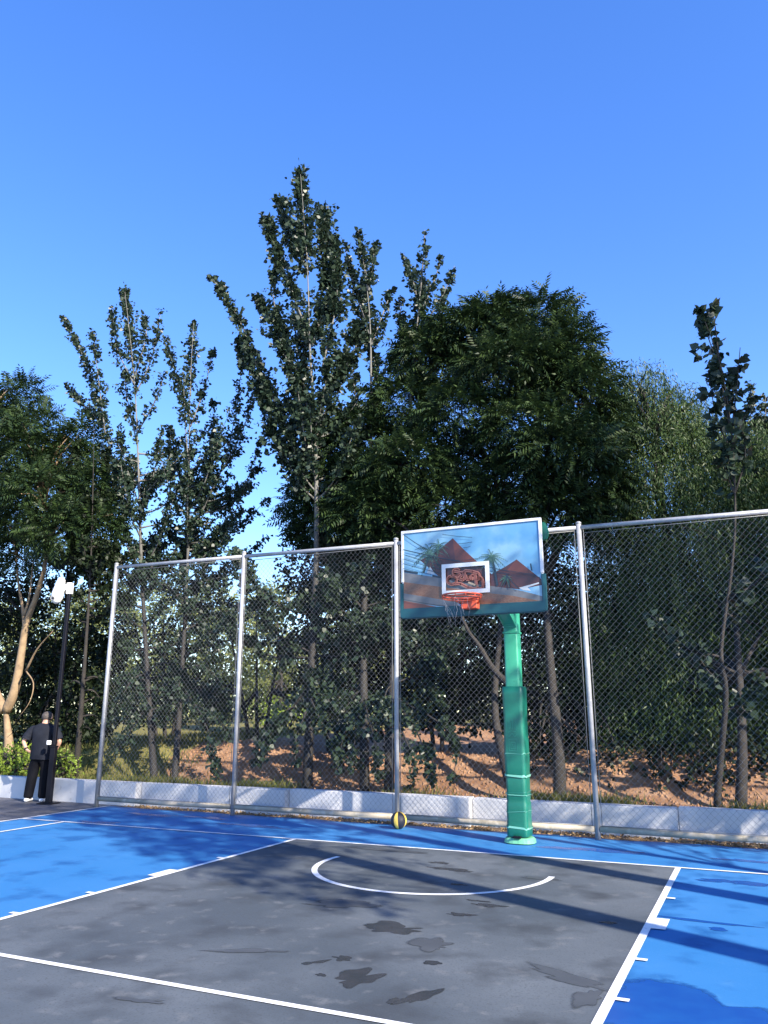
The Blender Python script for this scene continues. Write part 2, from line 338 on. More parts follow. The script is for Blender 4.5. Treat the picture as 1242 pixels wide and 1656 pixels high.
# ------------------------------------------------------------------ ground and court
def sheet(name, poly, z, m, kind='structure'):
    o = mesh_obj(name, [(x, y, z) for x, y in poly], [tuple(range(len(poly)))], m)
    return tag(o, kind=kind)
sheet('ground', [(-600, -600), (600, -600), (600, 600), (-600, 600)], -0.06, M['dirt'])
sheet('path', [(-60, -40), (-7.2, -40), (-7.2, 2.6), (-60, 2.9)], -0.008, M['asphalt'])
def noisy_edge():
    pts = [(-7.60, -30), (16, -30)]
    xs = np.linspace(16, -7.60, 120)
    for x in xs:
        y = 1.98 - 0.017*(x+7.6) + 0.03*math.sin(x*3.1)+0.02*math.sin(x*9.7+1)+rng.uniform(-0.012, 0.012)
        pts.append((x, y))
    return pts
tag(mesh_obj('court', [(x, y, 0.0) for x, y in noisy_edge()], [tuple(range(122))], M['blue']), kind='structure')
sheet('earth_strip', [(-7.6, 1.7), (16, 1.3), (16, 2.6), (-7.6, 2.8)], -0.012, M['litter'])
FT = -5.456
key = [(-2.45, -0.03), (2.45, -0.03), (2.45, -9), (-2.45, -9)]
sheet('key_area', key, 0.004, M['grey'])
def strip(bm, pts, w, z=0.008):
    pts = [Vector((p[0], p[1], 0)) for p in pts]; n = len(pts); L = []; Rr = []
    for i in range(n):
        t = (pts[min(i+1, n-1)]-pts[max(i-1, 0)]).normalized(); nn = Vector((-t.y, t.x, 0))*w/2
        L.append(bm.verts.new((pts[i].x+nn.x, pts[i].y+nn.y, z))); Rr.append(bm.verts.new((pts[i].x-nn.x, pts[i].y-nn.y, z)))
    for i in range(n-1): bm.faces.new((Rr[i], Rr[i+1], L[i+1], L[i]))
bm = bmesh.new()
strip(bm, [(-7.60, 0.0), (7.6, 0.0)], 0.05)
strip(bm, [(-7.60, 1.98), (-7.60, -24)], 0.055, 0.0085)
strip(bm, [(7.50, 1.7), (7.50, -24)], 0.055, 0.0085)
for s in (-1, 1):
    strip(bm, [(s*2.45, -0.026), (s*2.45, FT)], 0.060, 0.009)
    for yy in (-1.62, -3.68, -4.55): strip(bm, [(s*2.48, yy), (s*2.56, yy)], 0.05, 0.0095)
    strip(bm, [(s*2.48, -2.62), (s*2.59, -2.62)], 0.36, 0.0095)
strip(bm, [(-2.48, FT), (2.48, FT)], 0.055, 0.0095)
r3 = [(-6.66, -0.026), (-6.66, -2.99)] + [(-6.75*math.cos(a), -1.575-6.75*math.sin(a)) for a in np.linspace(0.23, PI-0.23, 60)] + [(6.66, -2.99), (6.66, -0.026)]
strip(bm, r3, 0.055, 0.0088)
arc = [(-1.22, -0.98)] + [(0.02+1.30*math.cos(a), -1.19+1.30*math.sin(a)) for a in np.linspace(PI+0.12, 2*PI-0.16, 64)] + [(1.22, -1.10)]
arc = [(-1.285, -1.21+0.0)]+[(0.0+1.30*math.cos(a), -1.18+1.30*math.sin(a)) for a in np.linspace(PI-0.16, 2*PI+0.06, 72)][0:]
arc = arc[1:]
strip(bm, arc, 0.065, 0.009)
tag(bm_obj('court_markings', bm, M['white_line']), kind='structure')

# damp and wet patches lying on the paint
def patch(name, cx, cy, rx, ry, rot, m, z=0.006, seed=0, spiky=0.3):
    r = np.random.default_rng(seed); n = 72; ph = r.uniform(0, 6.28, 9); am = r.uniform(0.3, 1, 9)
    pts = []
    for k in range(n):
        a = 2*PI*k/n
        rr = 1+spiky*sum(am[j]*math.sin((j+1)*a+ph[j])/(0.7*(j+1)**0.8) for j in range(9))*0.75
        rr = max(rr, 0.18)
        x, y = rx*rr*math.cos(a), ry*rr*math.sin(a)
        pts.append((cx+x*math.cos(rot)-y*math.sin(rot), cy+x*math.sin(rot)+y*math.cos(rot)))
    k_ = 0.62; V = [(cx, cy, z)] + [(cx+(x-cx)*k_, cy+(y-cy)*k_, z) for x, y in pts] + [(x, y, z) for x, y in pts]
    F = [(0, 1+j, 1+(j+1) % n) for j in range(n)] + [(1+j, 1+n+j, 1+n+(j+1) % n, 1+(j+1) % n) for j in range(n)]
    o = mesh_obj(name, V, F, m); at_ = o.data.attributes.new('wet', 'FLOAT', 'POINT')
    at_.data.foreach_set('value', np.array([1.0]*(n+1)+[0.0]*n, dtype=np.float32)); return tag(o, kind='structure')
def pp(x, y): g = atg(x, y); return g[0], g[1]
for i, (x, y, rx, ry, ro, mm, sp) in enumerate([
    (640, 1503, .26, .15, .3, 'wet_grey', .5), (574, 1585, .13, .20, -.5, 'wet_grey', .55), (552, 1551, .07, .06, 0, 'wet_grey', .5),
    (503, 1558, .10, .035, .8, 'wet_grey', .5), (702, 1559, .075, .05, .2, 'wet_grey', .25), (643, 1620, .055, .06, 0, 'wet_grey', .3),
    (676, 1614, .06, .20, -.35, 'wet_grey', .35), (522, 1578, .04, .03, 0, 'wet_grey', .4), (930, 1588, .36, .09, -.45, 'damp_grey', .45),
    (955, 1612, .10, .16, -.1, 'damp_grey', .35), (735, 1408, .26, .08, -.05, 'wet_grey', .5), (708, 1396, .12, .07, 0, 'wet_grey', .45),
    (785, 1465, .16, .05, 0, 'wet_grey', .5), (770, 1458, .10, .03, 0, 'wet_grey', .5), (880, 1422, .2, .06, 0, 'damp_grey', .5),
    (700, 1530, .20, .15, -.7, 'damp_grey', .5), (740, 1480, .12, .05, 0, 'wet_grey', .5),
    (640, 1377, .5, .10, -.05, 'damp_grey', .4), (560, 1465, .35, .16, .2, 'damp_grey', .4), (985, 1494, .07, .04, 0, 'wet_grey', .4), (745, 1432, .10, .03, 0, 'wet_grey', .5),
    (230, 1620, .16, .04, .2, 'damp_grey', .5), (420, 1540, .3, .05, .4, 'damp_grey', .45)]):
    gx, gy_ = pp(x, y); patch('wet_patch', gx, gy_, rx, ry, ro, M[mm], 0.0055+0.0001*i, 100+i, sp)
for i, (x, y, rx, ry, ro, sp) in enumerate([
    (1120, 1640, .75, .55, .2, .3), (905, 1371, .35, .10, 0, .4), (1010, 1378, .5, .12, 0, .45), (1200, 1428, .25, .12, 0, .5), (1160, 1424, .2, .1, 0, .5),
    (1165, 1503, .08, .06, 0, .3), (1130, 1490, .35, .05, -.05, .4), (330, 1322, .6, .10, 0, .5), (250, 1318, .5, .12, 0, .5), (150, 1330, .4, .15, 0, .5), (330, 1422, .5, .10, .35, .5), (400, 1335, .7, .12, 0, .45), (1210, 1392, .3, .09, 0, .5)]):
    gx, gy_ = pp(x, y); patch('wet_patch', gx, gy_, rx, ry, ro, M['wet_blue'], 0.0012+0.00015*i, 300+i, sp)

# raised earth behind the wall
def terrain_z(x, y):
    t = min(max((y-3.45)/1.75, 0), 1); t = t*t*(3-2*t)
    left = min(max((-7.5-x)/4.0, 0), 1)
    h = 0.30 + t*(0.66 + 0.16*math.sin(x*0.55+0.4) + 0.07*math.sin(x*1.7)) * (1-0.25*left)
    far = max(y-6, 0)
    h += 0.012*far if far < 40 else 0.48
    h += 0.035*t*(math.sin(x*5.1+y*3.3)*math.sin(y*4.7-x*1.9)) + 0.02*t*math.sin(x*11.3+2*y)*math.sin(y*9.1)
    return h
xs = np.concatenate([np.linspace(-70, -14, 18)[:-1], np.linspace(-14, 7, 150), np.linspace(7, 60, 16)[1:]])
ys = np.concatenate([np.linspace(2.42, 12, 80), np.linspace(12, 90, 26)[1:]])
vv = [(x, y, terrain_z(x, y)) for y in ys for x in xs]; nx = len(xs)
ff = [(j*nx+i, j*nx+i+1, (j+1)*nx+i+1, (j+1)*nx+i) for j in range(len(ys)-1) for i in range(nx-1)]
tag(mesh_obj('terrain', vv, ff, M['dirt'], smooth=True), kind='structure')
# clods and stones scattered on the loose earth
def clods(n):
    ico = [(0, 0, 1), (1, 0, 0), (0, 1, 0), (-1, 0, 0), (0, -1, 0)]
    V = []
    for _ in range(n):
        x = rng.uniform(-9, 5); y = 3.3+2.2*rng.uniform(0, 1); z = terrain_z(x, y); s = rng.uniform(0.012, 0.05)
        p = [np.array([x, y, z-0.005]) + s*np.array(q)*rng.uniform(0.6, 1.2, 3) for q in ico]
        for k in range(1, 5): V += [p[0], p[k], p[k % 4+1], p[k % 4+1]*0.5+p[0]*0.5]
    return np.array(V)
tag(quads_obj('earth_clods', clods(5200), 4, M['dirt']), 'loose orange clods over the dug earth bank', kind='stuff', cat='clods')

# grass along the wall top and on the left slope
def blades(pts, h, wdt):
    n = len(pts); a = rng.uniform(0, 2*PI, n); d = np.stack([np.cos(a), np.sin(a), np.zeros(n)], 1)
    l = rng.normal(size=(n, 3))*0.35; l[:, 2] = 1; l = unit(l); hh = (h*rng.uniform(0.4, 1.3, n))[:, None]
    return np.stack([pts-d*wdt, pts+d*wdt, pts+l*hh*0.6+d*wdt*0.6, pts+l*hh+rng.normal(size=(n, 3))*0.01], 1).reshape(-1, 3)
g = []
for _ in range(20000):
    x = rng.uniform(-8.5, 5.5); y = 2.5+abs(rng.normal())*0.45
    if math.sin(x*2.3)+math.sin(x*0.9+1)+rng.normal()*0.5 > 0.45: g.append((x, y, terrain_z(x, y)))
g1 = blades(np.array(g), 0.17, 0.007)
g = []
for _ in range(22000):
    x = rng.uniform(-17, -6.4); y = rng.uniform(2.55, 12)
    if x < -7.6-0.15*(y-3)+rng.normal()*0.45: g.append((x, y, terrain_z(x, y)))
g2 = blades(np.array(g), 0.16, 0.010)
tag(quads_obj('grass', np.concatenate([g1, g2]), 4, M['grass']), 'sparse yellow green grass on the slope and along the wall top', kind='stuff', cat='grass')
g = np.stack([rng.uniform(-7.5, 6, 2600), np.zeros(2600), np.full(2600, 0.0)], 1)
g[:, 1] = 2.02-0.017*(g[:, 0]+7.6)+rng.uniform(0, 0.42, 2600)
tag(quads_obj('leaf_litter', leaf_quads(g, rng.normal(size=(2600, 3))*np.array([1, 1, .25]), 0.045, 0.6, 0.2), 4, M['dead']), 'dry brown leaves along the foot of the low wall', kind='stuff', cat='dry leaves')

# ------------------------------------------------------------------ low wall
wall = tag(empty('low_wall', (-2.5, 2.4, 0)), 'long low whitewashed wall of staggered slabs behind the fence', 'wall')
cuts = [-40, -26, -17.0, -11.9, -7.22, -4.0, -0.72, 2.27, 5.3, 8.3, 11.4, 18]
for a, b in zip(cuts[:-1], cuts[1:]):
    m_ = M['wall']; th = 0.05
    bm = bmesh.new(); yl, yr = (2.31, 2.24)
    h = 0.395 + rng.uniform(-0.012, 0.012)
    fr = [(a, yl-0.035+0.07), (b, yr-0.035)]
    bm_v = [(a+0.004, fr[0][1], -0.05), (b, fr[1][1], -0.05), (b, fr[1][1]+0.28, -0.05), (a+0.004, fr[0][1]+0.24, -0.05)]
    lo = [bm.verts.new(q) for q in bm_v]; hi = [bm.verts.new((q[0], q[1], h+rng.uniform(-0.006, 0.006))) for q in bm_v]
    bm.faces.new(list(reversed(lo))); bm.faces.new(hi)
    for k in range(4): bm.faces.new((lo[k], lo[(k+1) % 4], hi[(k+1) % 4], hi[k]))
    bmesh.ops.bevel(bm, geom=list(bm.edges), offset=0.012, segments=2, affect='EDGES')
    for v in bm.verts: v.co -= Vector((-2.5, 2.4, 0))
    bm_obj('wall_slab', bm, m_, wall)

# ------------------------------------------------------------------ chain link fence
fx = [-7.81, -4.76, -1.72, 1.28, 4.33, 7.38, 10.4]
def fy(x): return 1.85-0.0165*(x+7.81)
def HTf(x): return 4.49-0.0125*(x+7.81)
fence = tag(empty('chain_link_fence', (fx[0], fy(fx[0]), 0)), 'tall galvanised chain link fence with round posts behind the hoop', 'fence')
off = np.array([fx[0], fy(fx[0]), 0])
def P3(x, z, dy=0): return np.array([x, fy(x)+dy, z])-off
for x in fx:
    wd = Wood(); wd.tube([P3(x, -0.03), P3(x, HTf(x)+0.03)], 0.038, 16)
    o = wd.build('post', M['galv'], fence)
    wd = Wood(); wd.tube([P3(x, HTf(x)+0.026), P3(x, HTf(x)+0.045), P3(x, HTf(x)+0.06)], [0.043, 0.041, 0.018], 16); wd.build('post_cap', M['galv'], o)
wd = Wood()
for a, b in zip(fx[:-1], fx[1:]): wd.tube([P3(a+0.038, HTf(a)-0.035), P3(b-0.038, HTf(b)-0.035)], 0.033, 14)
wd.build('top_rail', M['galv'], fence)
wd = Wood()
for a, b in zip(fx[:-1], fx[1:]): wd.tube([P3(a+0.039, 0.135), P3((a+b)/2, 0.125+rng.uniform(-.008, .008)), P3(b-0.039, 0.135)], 0.04, 14)
wd.build('bottom_rail', M['galv_rail'], fence)
def link_panel(x0, x1):
    p = 0.044; n = int(round((x1-x0)/p)); p = (x1-x0)/n
    z0, z1 = 0.175, min(HTf(x0), HTf(x1))-0.075; m = int(round((z1-z0)/0.046)); V = []
    # each wire zigzags up one column and hooks round its neighbours
    for i in range(n+1):
        x = x0+i*p; ph = rng.uniform(-.004, .004)
        zz = np.linspace(z0, z1, m+1); sg = np.where((np.arange(m+1)+i) % 2 == 0, 1, -1)
        amp = p/2+0.002
        bow = 0.022*np.sin((zz-z0)/(z1-z0)*PI*1.0+i*0.0)*math.sin((x-x0)/(x1-x0)*PI) + 0.006*np.sin(zz*3+x*2.2)
        px = np.clip(x + sg*amp + ph, x0-0.002, x1+0.002); py = np.array([fy(q) for q in px]) - 0.012 + bow*0.8 + 0.0035*sg
        pts = np.stack([px, py, zz], 1) - off
        a, b = pts[:-1], pts[1:]; t = unit(b-a); r = 0.0017
        u = unit(np.cross(t, np.array([0, 1., 0]))); v = np.cross(t, u)
        c = [u*r, -u*r*0.5+v*r*0.87, -u*r*0.5-v*r*0.87]
        for k in range(3):
            k2 = (k+1) % 3
            V.append(np.stack([a+c[k], a+c[k2], b+c[k2], b+c[k]], 1).reshape(-1, 3))
    return np.concatenate(V)
for a, b in zip(fx[:-1], fx[1:]):
    o = quads_obj('mesh_panel', link_panel(a+0.072, b-0.072), 4, M['wire'], fence)
    wd = Wood()
    for xx in (a+0.066, b-0.066): wd.tube([P3(xx, 0.17, -.01), P3(xx, HTf(xx)-0.07, -.01)], 0.005, 6)
    wd.tube([P3(a+0.07, 0.178, -.012), P3(b-0.07, 0.178, -.012)], 0.005, 6)
    wd.tube([P3(a+0.07, HTf(b)-0.082, -.012), P3(b-0.07, HTf(b)-0.082, -.012)], 0.005, 6)
    wd.build('tension_bar', M['wire'], o)

# ------------------------------------------------------------------ basketball hoop
BX, BY = 0.40, 0.97
hoop = tag(empty('basketball_hoop', (BX, BY, 0)), 'basketball hoop with green padded pole and printed backboard', 'basketball hoop')
def hb(x, y, z): return Vector((x-BX, y-BY, z))
bm = bmesh.new(); pts = []
n = 8
for zz, rr in ((0.012, 0.205), (0.055, 0.198), (0.078, 0.175)):
    pts.append([bm.verts.new((rr*math.copysign(abs(math.cos(a))**0.75, math.cos(a)), rr*0.85*math.copysign(abs(math.sin(a))**0.75, math.sin(a)), zz)) for a in [2*PI*k/24+0.1 for k in range(24)]])
for i in range(2):
    for k in range(24): bm.faces.new((pts[i][k], pts[i][(k+1) % 24], pts[i+1][(k+1) % 24], pts[i+1][k]))
bm.faces.new(pts[2]); bm.faces.new(list(reversed(pts[0])))
bp = bm_obj('base_plate', bm, M['base_green'], hoop)
bm = bmesh.new(); box(bm, (-0.05, -0.19, 0.0785), (0.06, -0.145, 0.105), 0.005); bm_obj('anchor_slot', bm, M['black'], bp)
bm = bmesh.new(); box(bm, (-0.10, -0.10, 0.07), (0.10, 0.10, 2.90), 0.03)
pole = bm_obj('pole', bm, M['pole_green'], hoop, True)
bm = bmesh.new(); box(bm, (-0.108, -0.108, 2.74), (0.108, 0.108, 2.765), 0.004); bm_obj('pole_collar', bm, M['pole_green'], pole)
# padding wrapped round the pole
def rounded_sq(h, rad, n=6):
    o = []
    for cx, cy, a0 in ((1, 1, 0), (-1, 1, PI/2), (-1, -1, PI), (1, -1, 1.5*PI)):
        for k in range(n+1):
            a = a0+PI/2*k/n; o.append((cx*(h-rad)+rad*math.cos(a), cy*(h-rad)+rad*math.sin(a)))
    return o
bm = bmesh.new(); rings = []
zs = [0.085, 0.10, 0.20, 0.30, 0.42, 0.50, 0.53, 0.56, 0.70, 0.80, 0.83, 0.86, 0.95, 1.0, 1.1, 1.3, 1.6, 1.9, 2.0, 2.015]
for i, zz in enumerate(zs):
    h = 0.142+0.004*math.sin(zz*7)+(0 if i not in (0, len(zs)-1) else -0.012)-(0.006 if abs(zz-0.53) < .01 or abs(zz-0.83) < .01 or abs(zz-0.30) < .01 else 0)
    rings.append([bm.verts.new((x, y, zz)) for x, y in rounded_sq(h, 0.05)])
nr = len(rings[0])
for i in range(len(rings)-1):
    for k in range(nr): bm.faces.new((rings[i][k], rings[i][(k+1) % nr], rings[i+1][(k+1) % nr], rings[i+1][k]))
bm.faces.new(rings[-1]); bm.faces.new(list(reversed(rings[0])))
pad = bm_obj('pole_padding', bm, M['pad_green'], hoop, True)
def tape_band(z, hgt, tilt, seed):
    r = np.random.default_rng(seed); bm = bmesh.new(); A = []; B = []
    sq = rounded_sq(0.149, 0.05)
    for k, (x, y) in enumerate(sq):
        d = tilt*x+0.006*math.sin(k*1.3+seed)+r.uniform(-.004, .004); hh = hgt*(0.35+0.65*abs(math.sin(k*0.55+seed)))
        A.append(bm.verts.new((x, y, z+d))); B.append(bm.verts.new((x*1.012, y*1.012, z+d+hh)))
    for k in range(len(sq)):
        k2 = (k+1) % len(sq); bm.faces.new((A[k], A[k2], B[k2], B[k]))
    return bm_obj('tape_wrap', bm, M['tape'], pad)
for z, h, t, s in ((1.13, .010, .01, 1), (0.84, .034, -.06, 2), (0.61, .010, -.05, 3), (0.40, .007, .05, 5), (0.19, .026, -.06, 6), (0.64, .004, .06, 8)): tape_band(z, h, t, s)
# faint raised printing on the front of the padding
bm = bmesh.new()
def stroke(x0, z0, x1, z1, wd_=0.004):
    d = Vector((x1-x0, 0, z1-z0)); d.normalize(); nn = Vector((-d.z, 0, d.x))*wd_
    q = [Vector((x0, -0.1500, z0)), Vector((x1, -0.1500, z1))]
    vs_ = [bm.verts.new(q[0]-nn), bm.verts.new(q[1]-nn), bm.verts.new(q[1]+nn), bm.verts.new(q[0]+nn)]
    bm.faces.new(vs_)
for (a, b, c, d) in [(-.06, 1.17, .05, 1.17), (-.06, 1.17, -.06, 1.32), (.05, 1.17, .05, 1.32), (-.035, 1.20, .03, 1.20), (-.035, 1.20, -.035, 1.28), (.03, 1.20, .03, 1.28), (-.035, 1.28, .03, 1.28), (-.06, 1.32, .05, 1.325),
    (-.01, 1.22, .01, 1.22), (-.01, 1.22, -.01, 1.26), (.01, 1.22, .01, 1.26), (-.06, 1.35, -.01, 1.40), (-.01, 1.40, .02, 1.35), (.02, 1.35, .06, 1.39), (-.07, 1.41, -.03, 1.43), (-.03, 1.43, .04, 1.42), (-.05, 1.45, -.05, 1.56), (-.03, 1.46, -.03, 1.54), (-.005, 1.45, -.005, 1.57), (.02, 1.45, .02, 1.53), (.045, 1.44, .045, 1.55)]: stroke(a, b, c, d)
bm_obj('faded_print', bm, M['mark'], pad)
# arm that carries the board
bm = bmesh.new()
def prism(bm, side, w_):
    """side: list of (y,z) outline, extruded +-w_ in x"""
    a = [bm.verts.new((-w_, y, z)) for y, z in side]; b = [bm.verts.new((w_, y, z)) for y, z in side]
    bm.faces.new(list(reversed(a))); bm.faces.new(b)
    for k in range(len(side)): bm.faces.new((a[k], a[(k+1) % len(side)], b[(k+1) % len(side)], b[k]))
prism(bm, [(0.12, 2.80), (0.12, 3.55), (-0.10, 3.62), (-1.55, 3.62), (-1.55, 3.30), (-0.75, 3.16), (-0.13, 2.86), (-0.11, 2.80)], 0.09)
bmesh.ops.bevel(bm, geom=list(bm.edges), offset=0.018, segments=2, affect='EDGES')
arm = bm_obj('arm', bm, M['pole_green'], hoop)
bcx = 0.417-BX; bcy = -0.878-BY; bz0 = 2.854; bw = 0.896; bh = 1.052
wd = Wood()
for sx in (-1, 1):
    wd.tube([(sx*0.05, -0.2, 3.45), (bcx+sx*0.55, bcy+0.12, 3.10)], 0.024, 10)
    wd.tube([(sx*0.05, -0.15, 3.50), (bcx+sx*0.80, bcy+0.13, 3.74)], 0.024, 10)
wd.build('brace', M['pole_green'], arm)
# rounded green bracket plate behind the upper right edge of the board
bm = bmesh.new()
side = [(bcx+0.80, 3.68), (bcx+0.92, 3.66), (bcx+0.945, 3.70), (bcx+0.958, 3.76), (bcx+0.945, 3.82), (bcx+0.92, 3.88), (bcx+0.80, 3.88)]
a = [bm.verts.new((x, bcy+0.09, z)) for x, z in side]; b = [bm.verts.new((x, bcy+0.16, z)) for x, z in side]
bm.faces.new(a); bm.faces.new(list(reversed(b)))
for k in range(len(side)): bm.faces.new((a[(k+1) % 7], a[k], b[k], b[(k+1) % 7]))
bmesh.ops.bevel(bm, geom=list(bm.edges), offset=0.008, segments=2, affect='EDGES')
bm_obj('corner_bracket', bm, M['pad_green'], hoop)
# backboard
bb = empty('backboard'); bb.parent = hoop; bb.location = (bcx, bcy, bz0)
def U(u, v): return (-bw + 2*bw*u, bh*(1-v))       # board coordinates -> x, z
def cc(cx, cy):                                     # print layout grid -> u, v
    u = (cx-121)/(1050+12*(cy-80)/600-121); top = 163-90*u; bot = 718-58*u
    return u, (cy-top)/(bot-top)
bm = bmesh.new(); box(bm, (-bw, 0.0, 0), (bw, 0.035, bh), 0.003)
bm_obj('board_panel', bm, M['frame_white'], bb)
fr = 0.026
bm = bmesh.new()
box(bm, (-bw-0.006, -0.014, bh-fr), (bw+0.006, 0.04, bh+0.008), 0.003)
for s in (-1, 1): box(bm, (min(s*(bw-fr), s*(bw+0.006)), -0.0135, 0.40), (max(s*(bw-fr), s*(bw+0.006)), 0.0395, bh-fr-0.0005), 0.003)
bm_obj('frame', bm, M['frame_white'], bb)
bm = bmesh.new()
prof = [(-bw-0.028, 0.385), (-bw-0.028, 0.0), (-bw-0.02, -0.045), (-bw+0.02, -0.06), (bw-0.02, -0.06), (bw+0.02, -0.045), (bw+0.028, 0.0), (bw+0.028, 0.385), (bw-0.02, 0.385), (bw-0.02, 0.068), (-bw+0.02, 0.068), (-bw+0.02, 0.385)]
A = [bm.verts.new((x, -0.022, z)) for x, z in prof]; B = [bm.verts.new((x, 0.05, z)) for x, z in prof]
n = len(prof)
def capU(vsx, flip):
    q = [(0, 1, 10, 11), (1, 2, 3, 10), (3, 4, 9, 10), (4, 5, 6, 9), (6, 7, 8, 9)]
    for f in q: bm.faces.new([vsx[i] for i in (f if not flip else reversed(f))])
capU(A, False); capU(B, True)
for k in range(n): bm.faces.new((A[(k+1) % n], A[k], B[k], B[(k+1) % n]))
bmesh.ops.recalc_face_normals(bm, faces=list(bm.faces))
bmesh.ops.bevel(bm, geom=[e for e in bm.edges if abs(e.verts[0].co.y-e.verts[1].co.y) < 1e-4 and len(e.link_faces) == 2 and abs(e.link_faces[0].normal.y-e.link_faces[1].normal.y) > 0.5], offset=0.012, segments=2, affect='EDGES')
bm_obj('edge_padding', bm, M['pad_teal'], bb)
# the printed picture: flat inks laid over each other on the panel
pmats = [M[k] for k in ('p_sky', 'p_roof_a', 'p_roof_b', 'p_grey', 'p_brick', 'p_red', 'p_palm', 'p_dark', 'p_white', 'p_logo', 'p_logo2', 'p_logo3')]
bm = bmesh.new(); layer = [0]
def ink(pts, mi, grid=True, same=False):
    if not same: layer[0] += 1
    y = -0.0008 - 0.00016*layer[0]
    vs_ = []
    for p in pts:
        u, v = cc(*p) if grid else p
        u = min(max(u, 0.012), 0.988); v = min(max(v, 0.02), 0.945)
        x, z = U(u, v); vs_.append(bm.verts.new((x, y, z)))
    f = bm.faces.new(vs_); f.normal_update()
    if f.normal.y > 0: f.normal_flip()
    f.material_index = mi
def ribbon(path, wd_, mi, taper=False):
    layer[0] += 1
    P = [np.array(p, float) for p in path]; n = len(P)
    for i in range(n-1):
        t = P[i+1]-P[i]; t /= np.linalg.norm(t)+1e-9; nn = np.array([-t[1], t[0]])
        w0 = wd_*(1-i/n) if taper else wd_; w1 = wd_*(1-(i+1)/n) if taper else wd_
        ink([P[i]-nn*w0-t*wd_*0.2, P[i+1]-nn*w1+t*wd_*0.2, P[i+1]+nn*max(w1, .3)+t*wd_*0.2, P[i]+nn*w0-t*wd_*0.2], mi, same=True)
ink([(0, 0), (1, 0), (1, 1), (0, 1)], 0, grid=False)
ink([(478, 205), (560, 290), (640, 365), (735, 450), (745, 545), (560, 560), (395, 478), (250, 355), (380, 285)], 1)
ink([(478, 205), (492, 345), (560, 560), (395, 478), (250, 355), (380, 285)], 2)
ink([(500, 365), (640, 365), (735, 450), (745, 545), (560, 560)], 2)
ink([(895, 350), (1045, 480), (1055, 520), (905, 548), (720, 530), (735, 445), (820, 400)], 2)
ink([(895, 350), (1000, 441), (860, 442), (835, 420)], 1)
ink([(135, 440), (340, 466), (420, 482), (560, 508), (720, 525), (860, 545), (930, 560), (1060, 592), (1060, 625), (860, 590), (700, 572), (400, 534), (130, 503)], 3)
ink([(130, 503), (400, 534), (700, 572), (860, 590), (1060, 625), (1065, 660), (660, 668), (400, 640), (130, 578)], 4)
ink([(130, 578), (400, 618), (520, 640), (500, 665), (380, 660), (130, 640)], 3)
ink([(130, 628), (360, 665), (350, 690), (130, 700)], 5)
ink([(135, 420), (235, 437), (232, 450), (135, 438)], 7); ink([(335, 452), (392, 464), (388, 476), (335, 467)], 7)
ink([(905, 538), (1030, 502), (1032, 510), (960, 535), (980, 558), (930, 553)], 8)
ink([(318, 395), (356, 452), (296, 442)], 8)
def palm(cx, cy, R, base, wt, n, seed):
    r = np.random.default_rng(seed)
    ribbon([base, ((base[0]+cx)/2+4, (base[1]+cy)/2), (cx, cy)], wt, 7)
    for k in range(n):
        a = 2*PI*k/n+r.uniform(-.2, .2); l = R*r.uniform(0.75, 1.1); path = []
        for i in range(9):
            t = i/8; path.append((cx+l*t*math.cos(a), cy-l*t*math.sin(a)*0.9+l*0.42*t*t))
        ribbon(path, 3.0, 6, True)
        layer[0] += 1
        for i in range(1, 9):
            for s in (-1, 1):
                x, y = path[i]; b = a + s*0.9; q = l*0.22*(1.15-i/9)
                ink([(x-2, y-1), (x+3, y), (x+q*math.cos(b), y-q*math.sin(b)*0.8+q*0.8)], 6, same=True)
palm(318, 295, 120, (275, 438), 6, 15, 4)
palm(385, 255, 85, (330, 350), 2, 8, 9)
palm(735, 330, 96, (770, 524), 7, 13, 5)
palm(830, 470, 45, (848, 540), 4, 9, 6)
for a, b, wd_ in [((132, 285), (560, 372), 3), ((560, 372), (1010, 455), 1.6), ((132, 318), (405, 392), 2), ((132, 348), (405, 420), 1.8), ((132, 380), (405, 445), 1.8), ((132, 412), (330, 452), 1.5), ((132, 180), (300, 285), 2.5), ((410, 180), (612, 202), 1.4), ((520, 243), (610, 233), 1.4), ((550, 272), (600, 262), 1.4),
    ((500, 358), (640, 345), 1.5), ((700, 400), (1040, 470), 1.5), ((830, 455), (905, 545), 3), ((840, 455), (810, 530), 3), ((700, 425), (850, 450), 1.6), ((985, 380), (990, 425), 4), ((132, 620), (450, 665), 1.6)]:
    ribbon([a, ((a[0]+b[0])/2, (a[1]+b[1])/2+3), b], wd_, 7)
# script emblem inside the target square
def curl(cx, cy, rx, ry, a0, a1, n=16): return [(cx+rx*math.cos(a0+(a1-a0)*k/n), cy+ry*math.sin(a0+(a1-a0)*k/n)) for k in range(n+1)]
LOGO = [curl(472, 490, 32, 28, -1.4, 4.6), curl(505, 438, 24, 22, 0.4, 5.6), [(490, 430), (540, 440), (560, 465), (545, 490), (515, 478), (540, 455)],
    [(545, 440), (560, 430), (556, 485)], [(565, 455), (570, 485), (590, 483), (592, 455), (594, 488)], [(604, 488), (606, 458), (622, 455), (626, 488)], [(632, 455), (634, 520)], curl(640, 468, 16, 18, -1.6, 1.6), curl(658, 510, 22, 42, -1.5, 2.6),
    [(480, 515), (530, 512), (580, 538), (640, 550), (668, 545)], [(560, 425), (610, 430), (650, 442), (662, 470)]]
for pth in LOGO: ribbon(pth, 9.5, 9)
for pth in LOGO: ribbon(pth, 3.2, 10)
for pth in LOGO: ribbon([(x-1.5, y-4.5) for x, y in pth], 1.3, 9)
ink([(585, 500), (610, 508), (632, 518), (625, 528), (580, 510)], 11)
bm_obj('printed_picture', bm, pmats, bb)
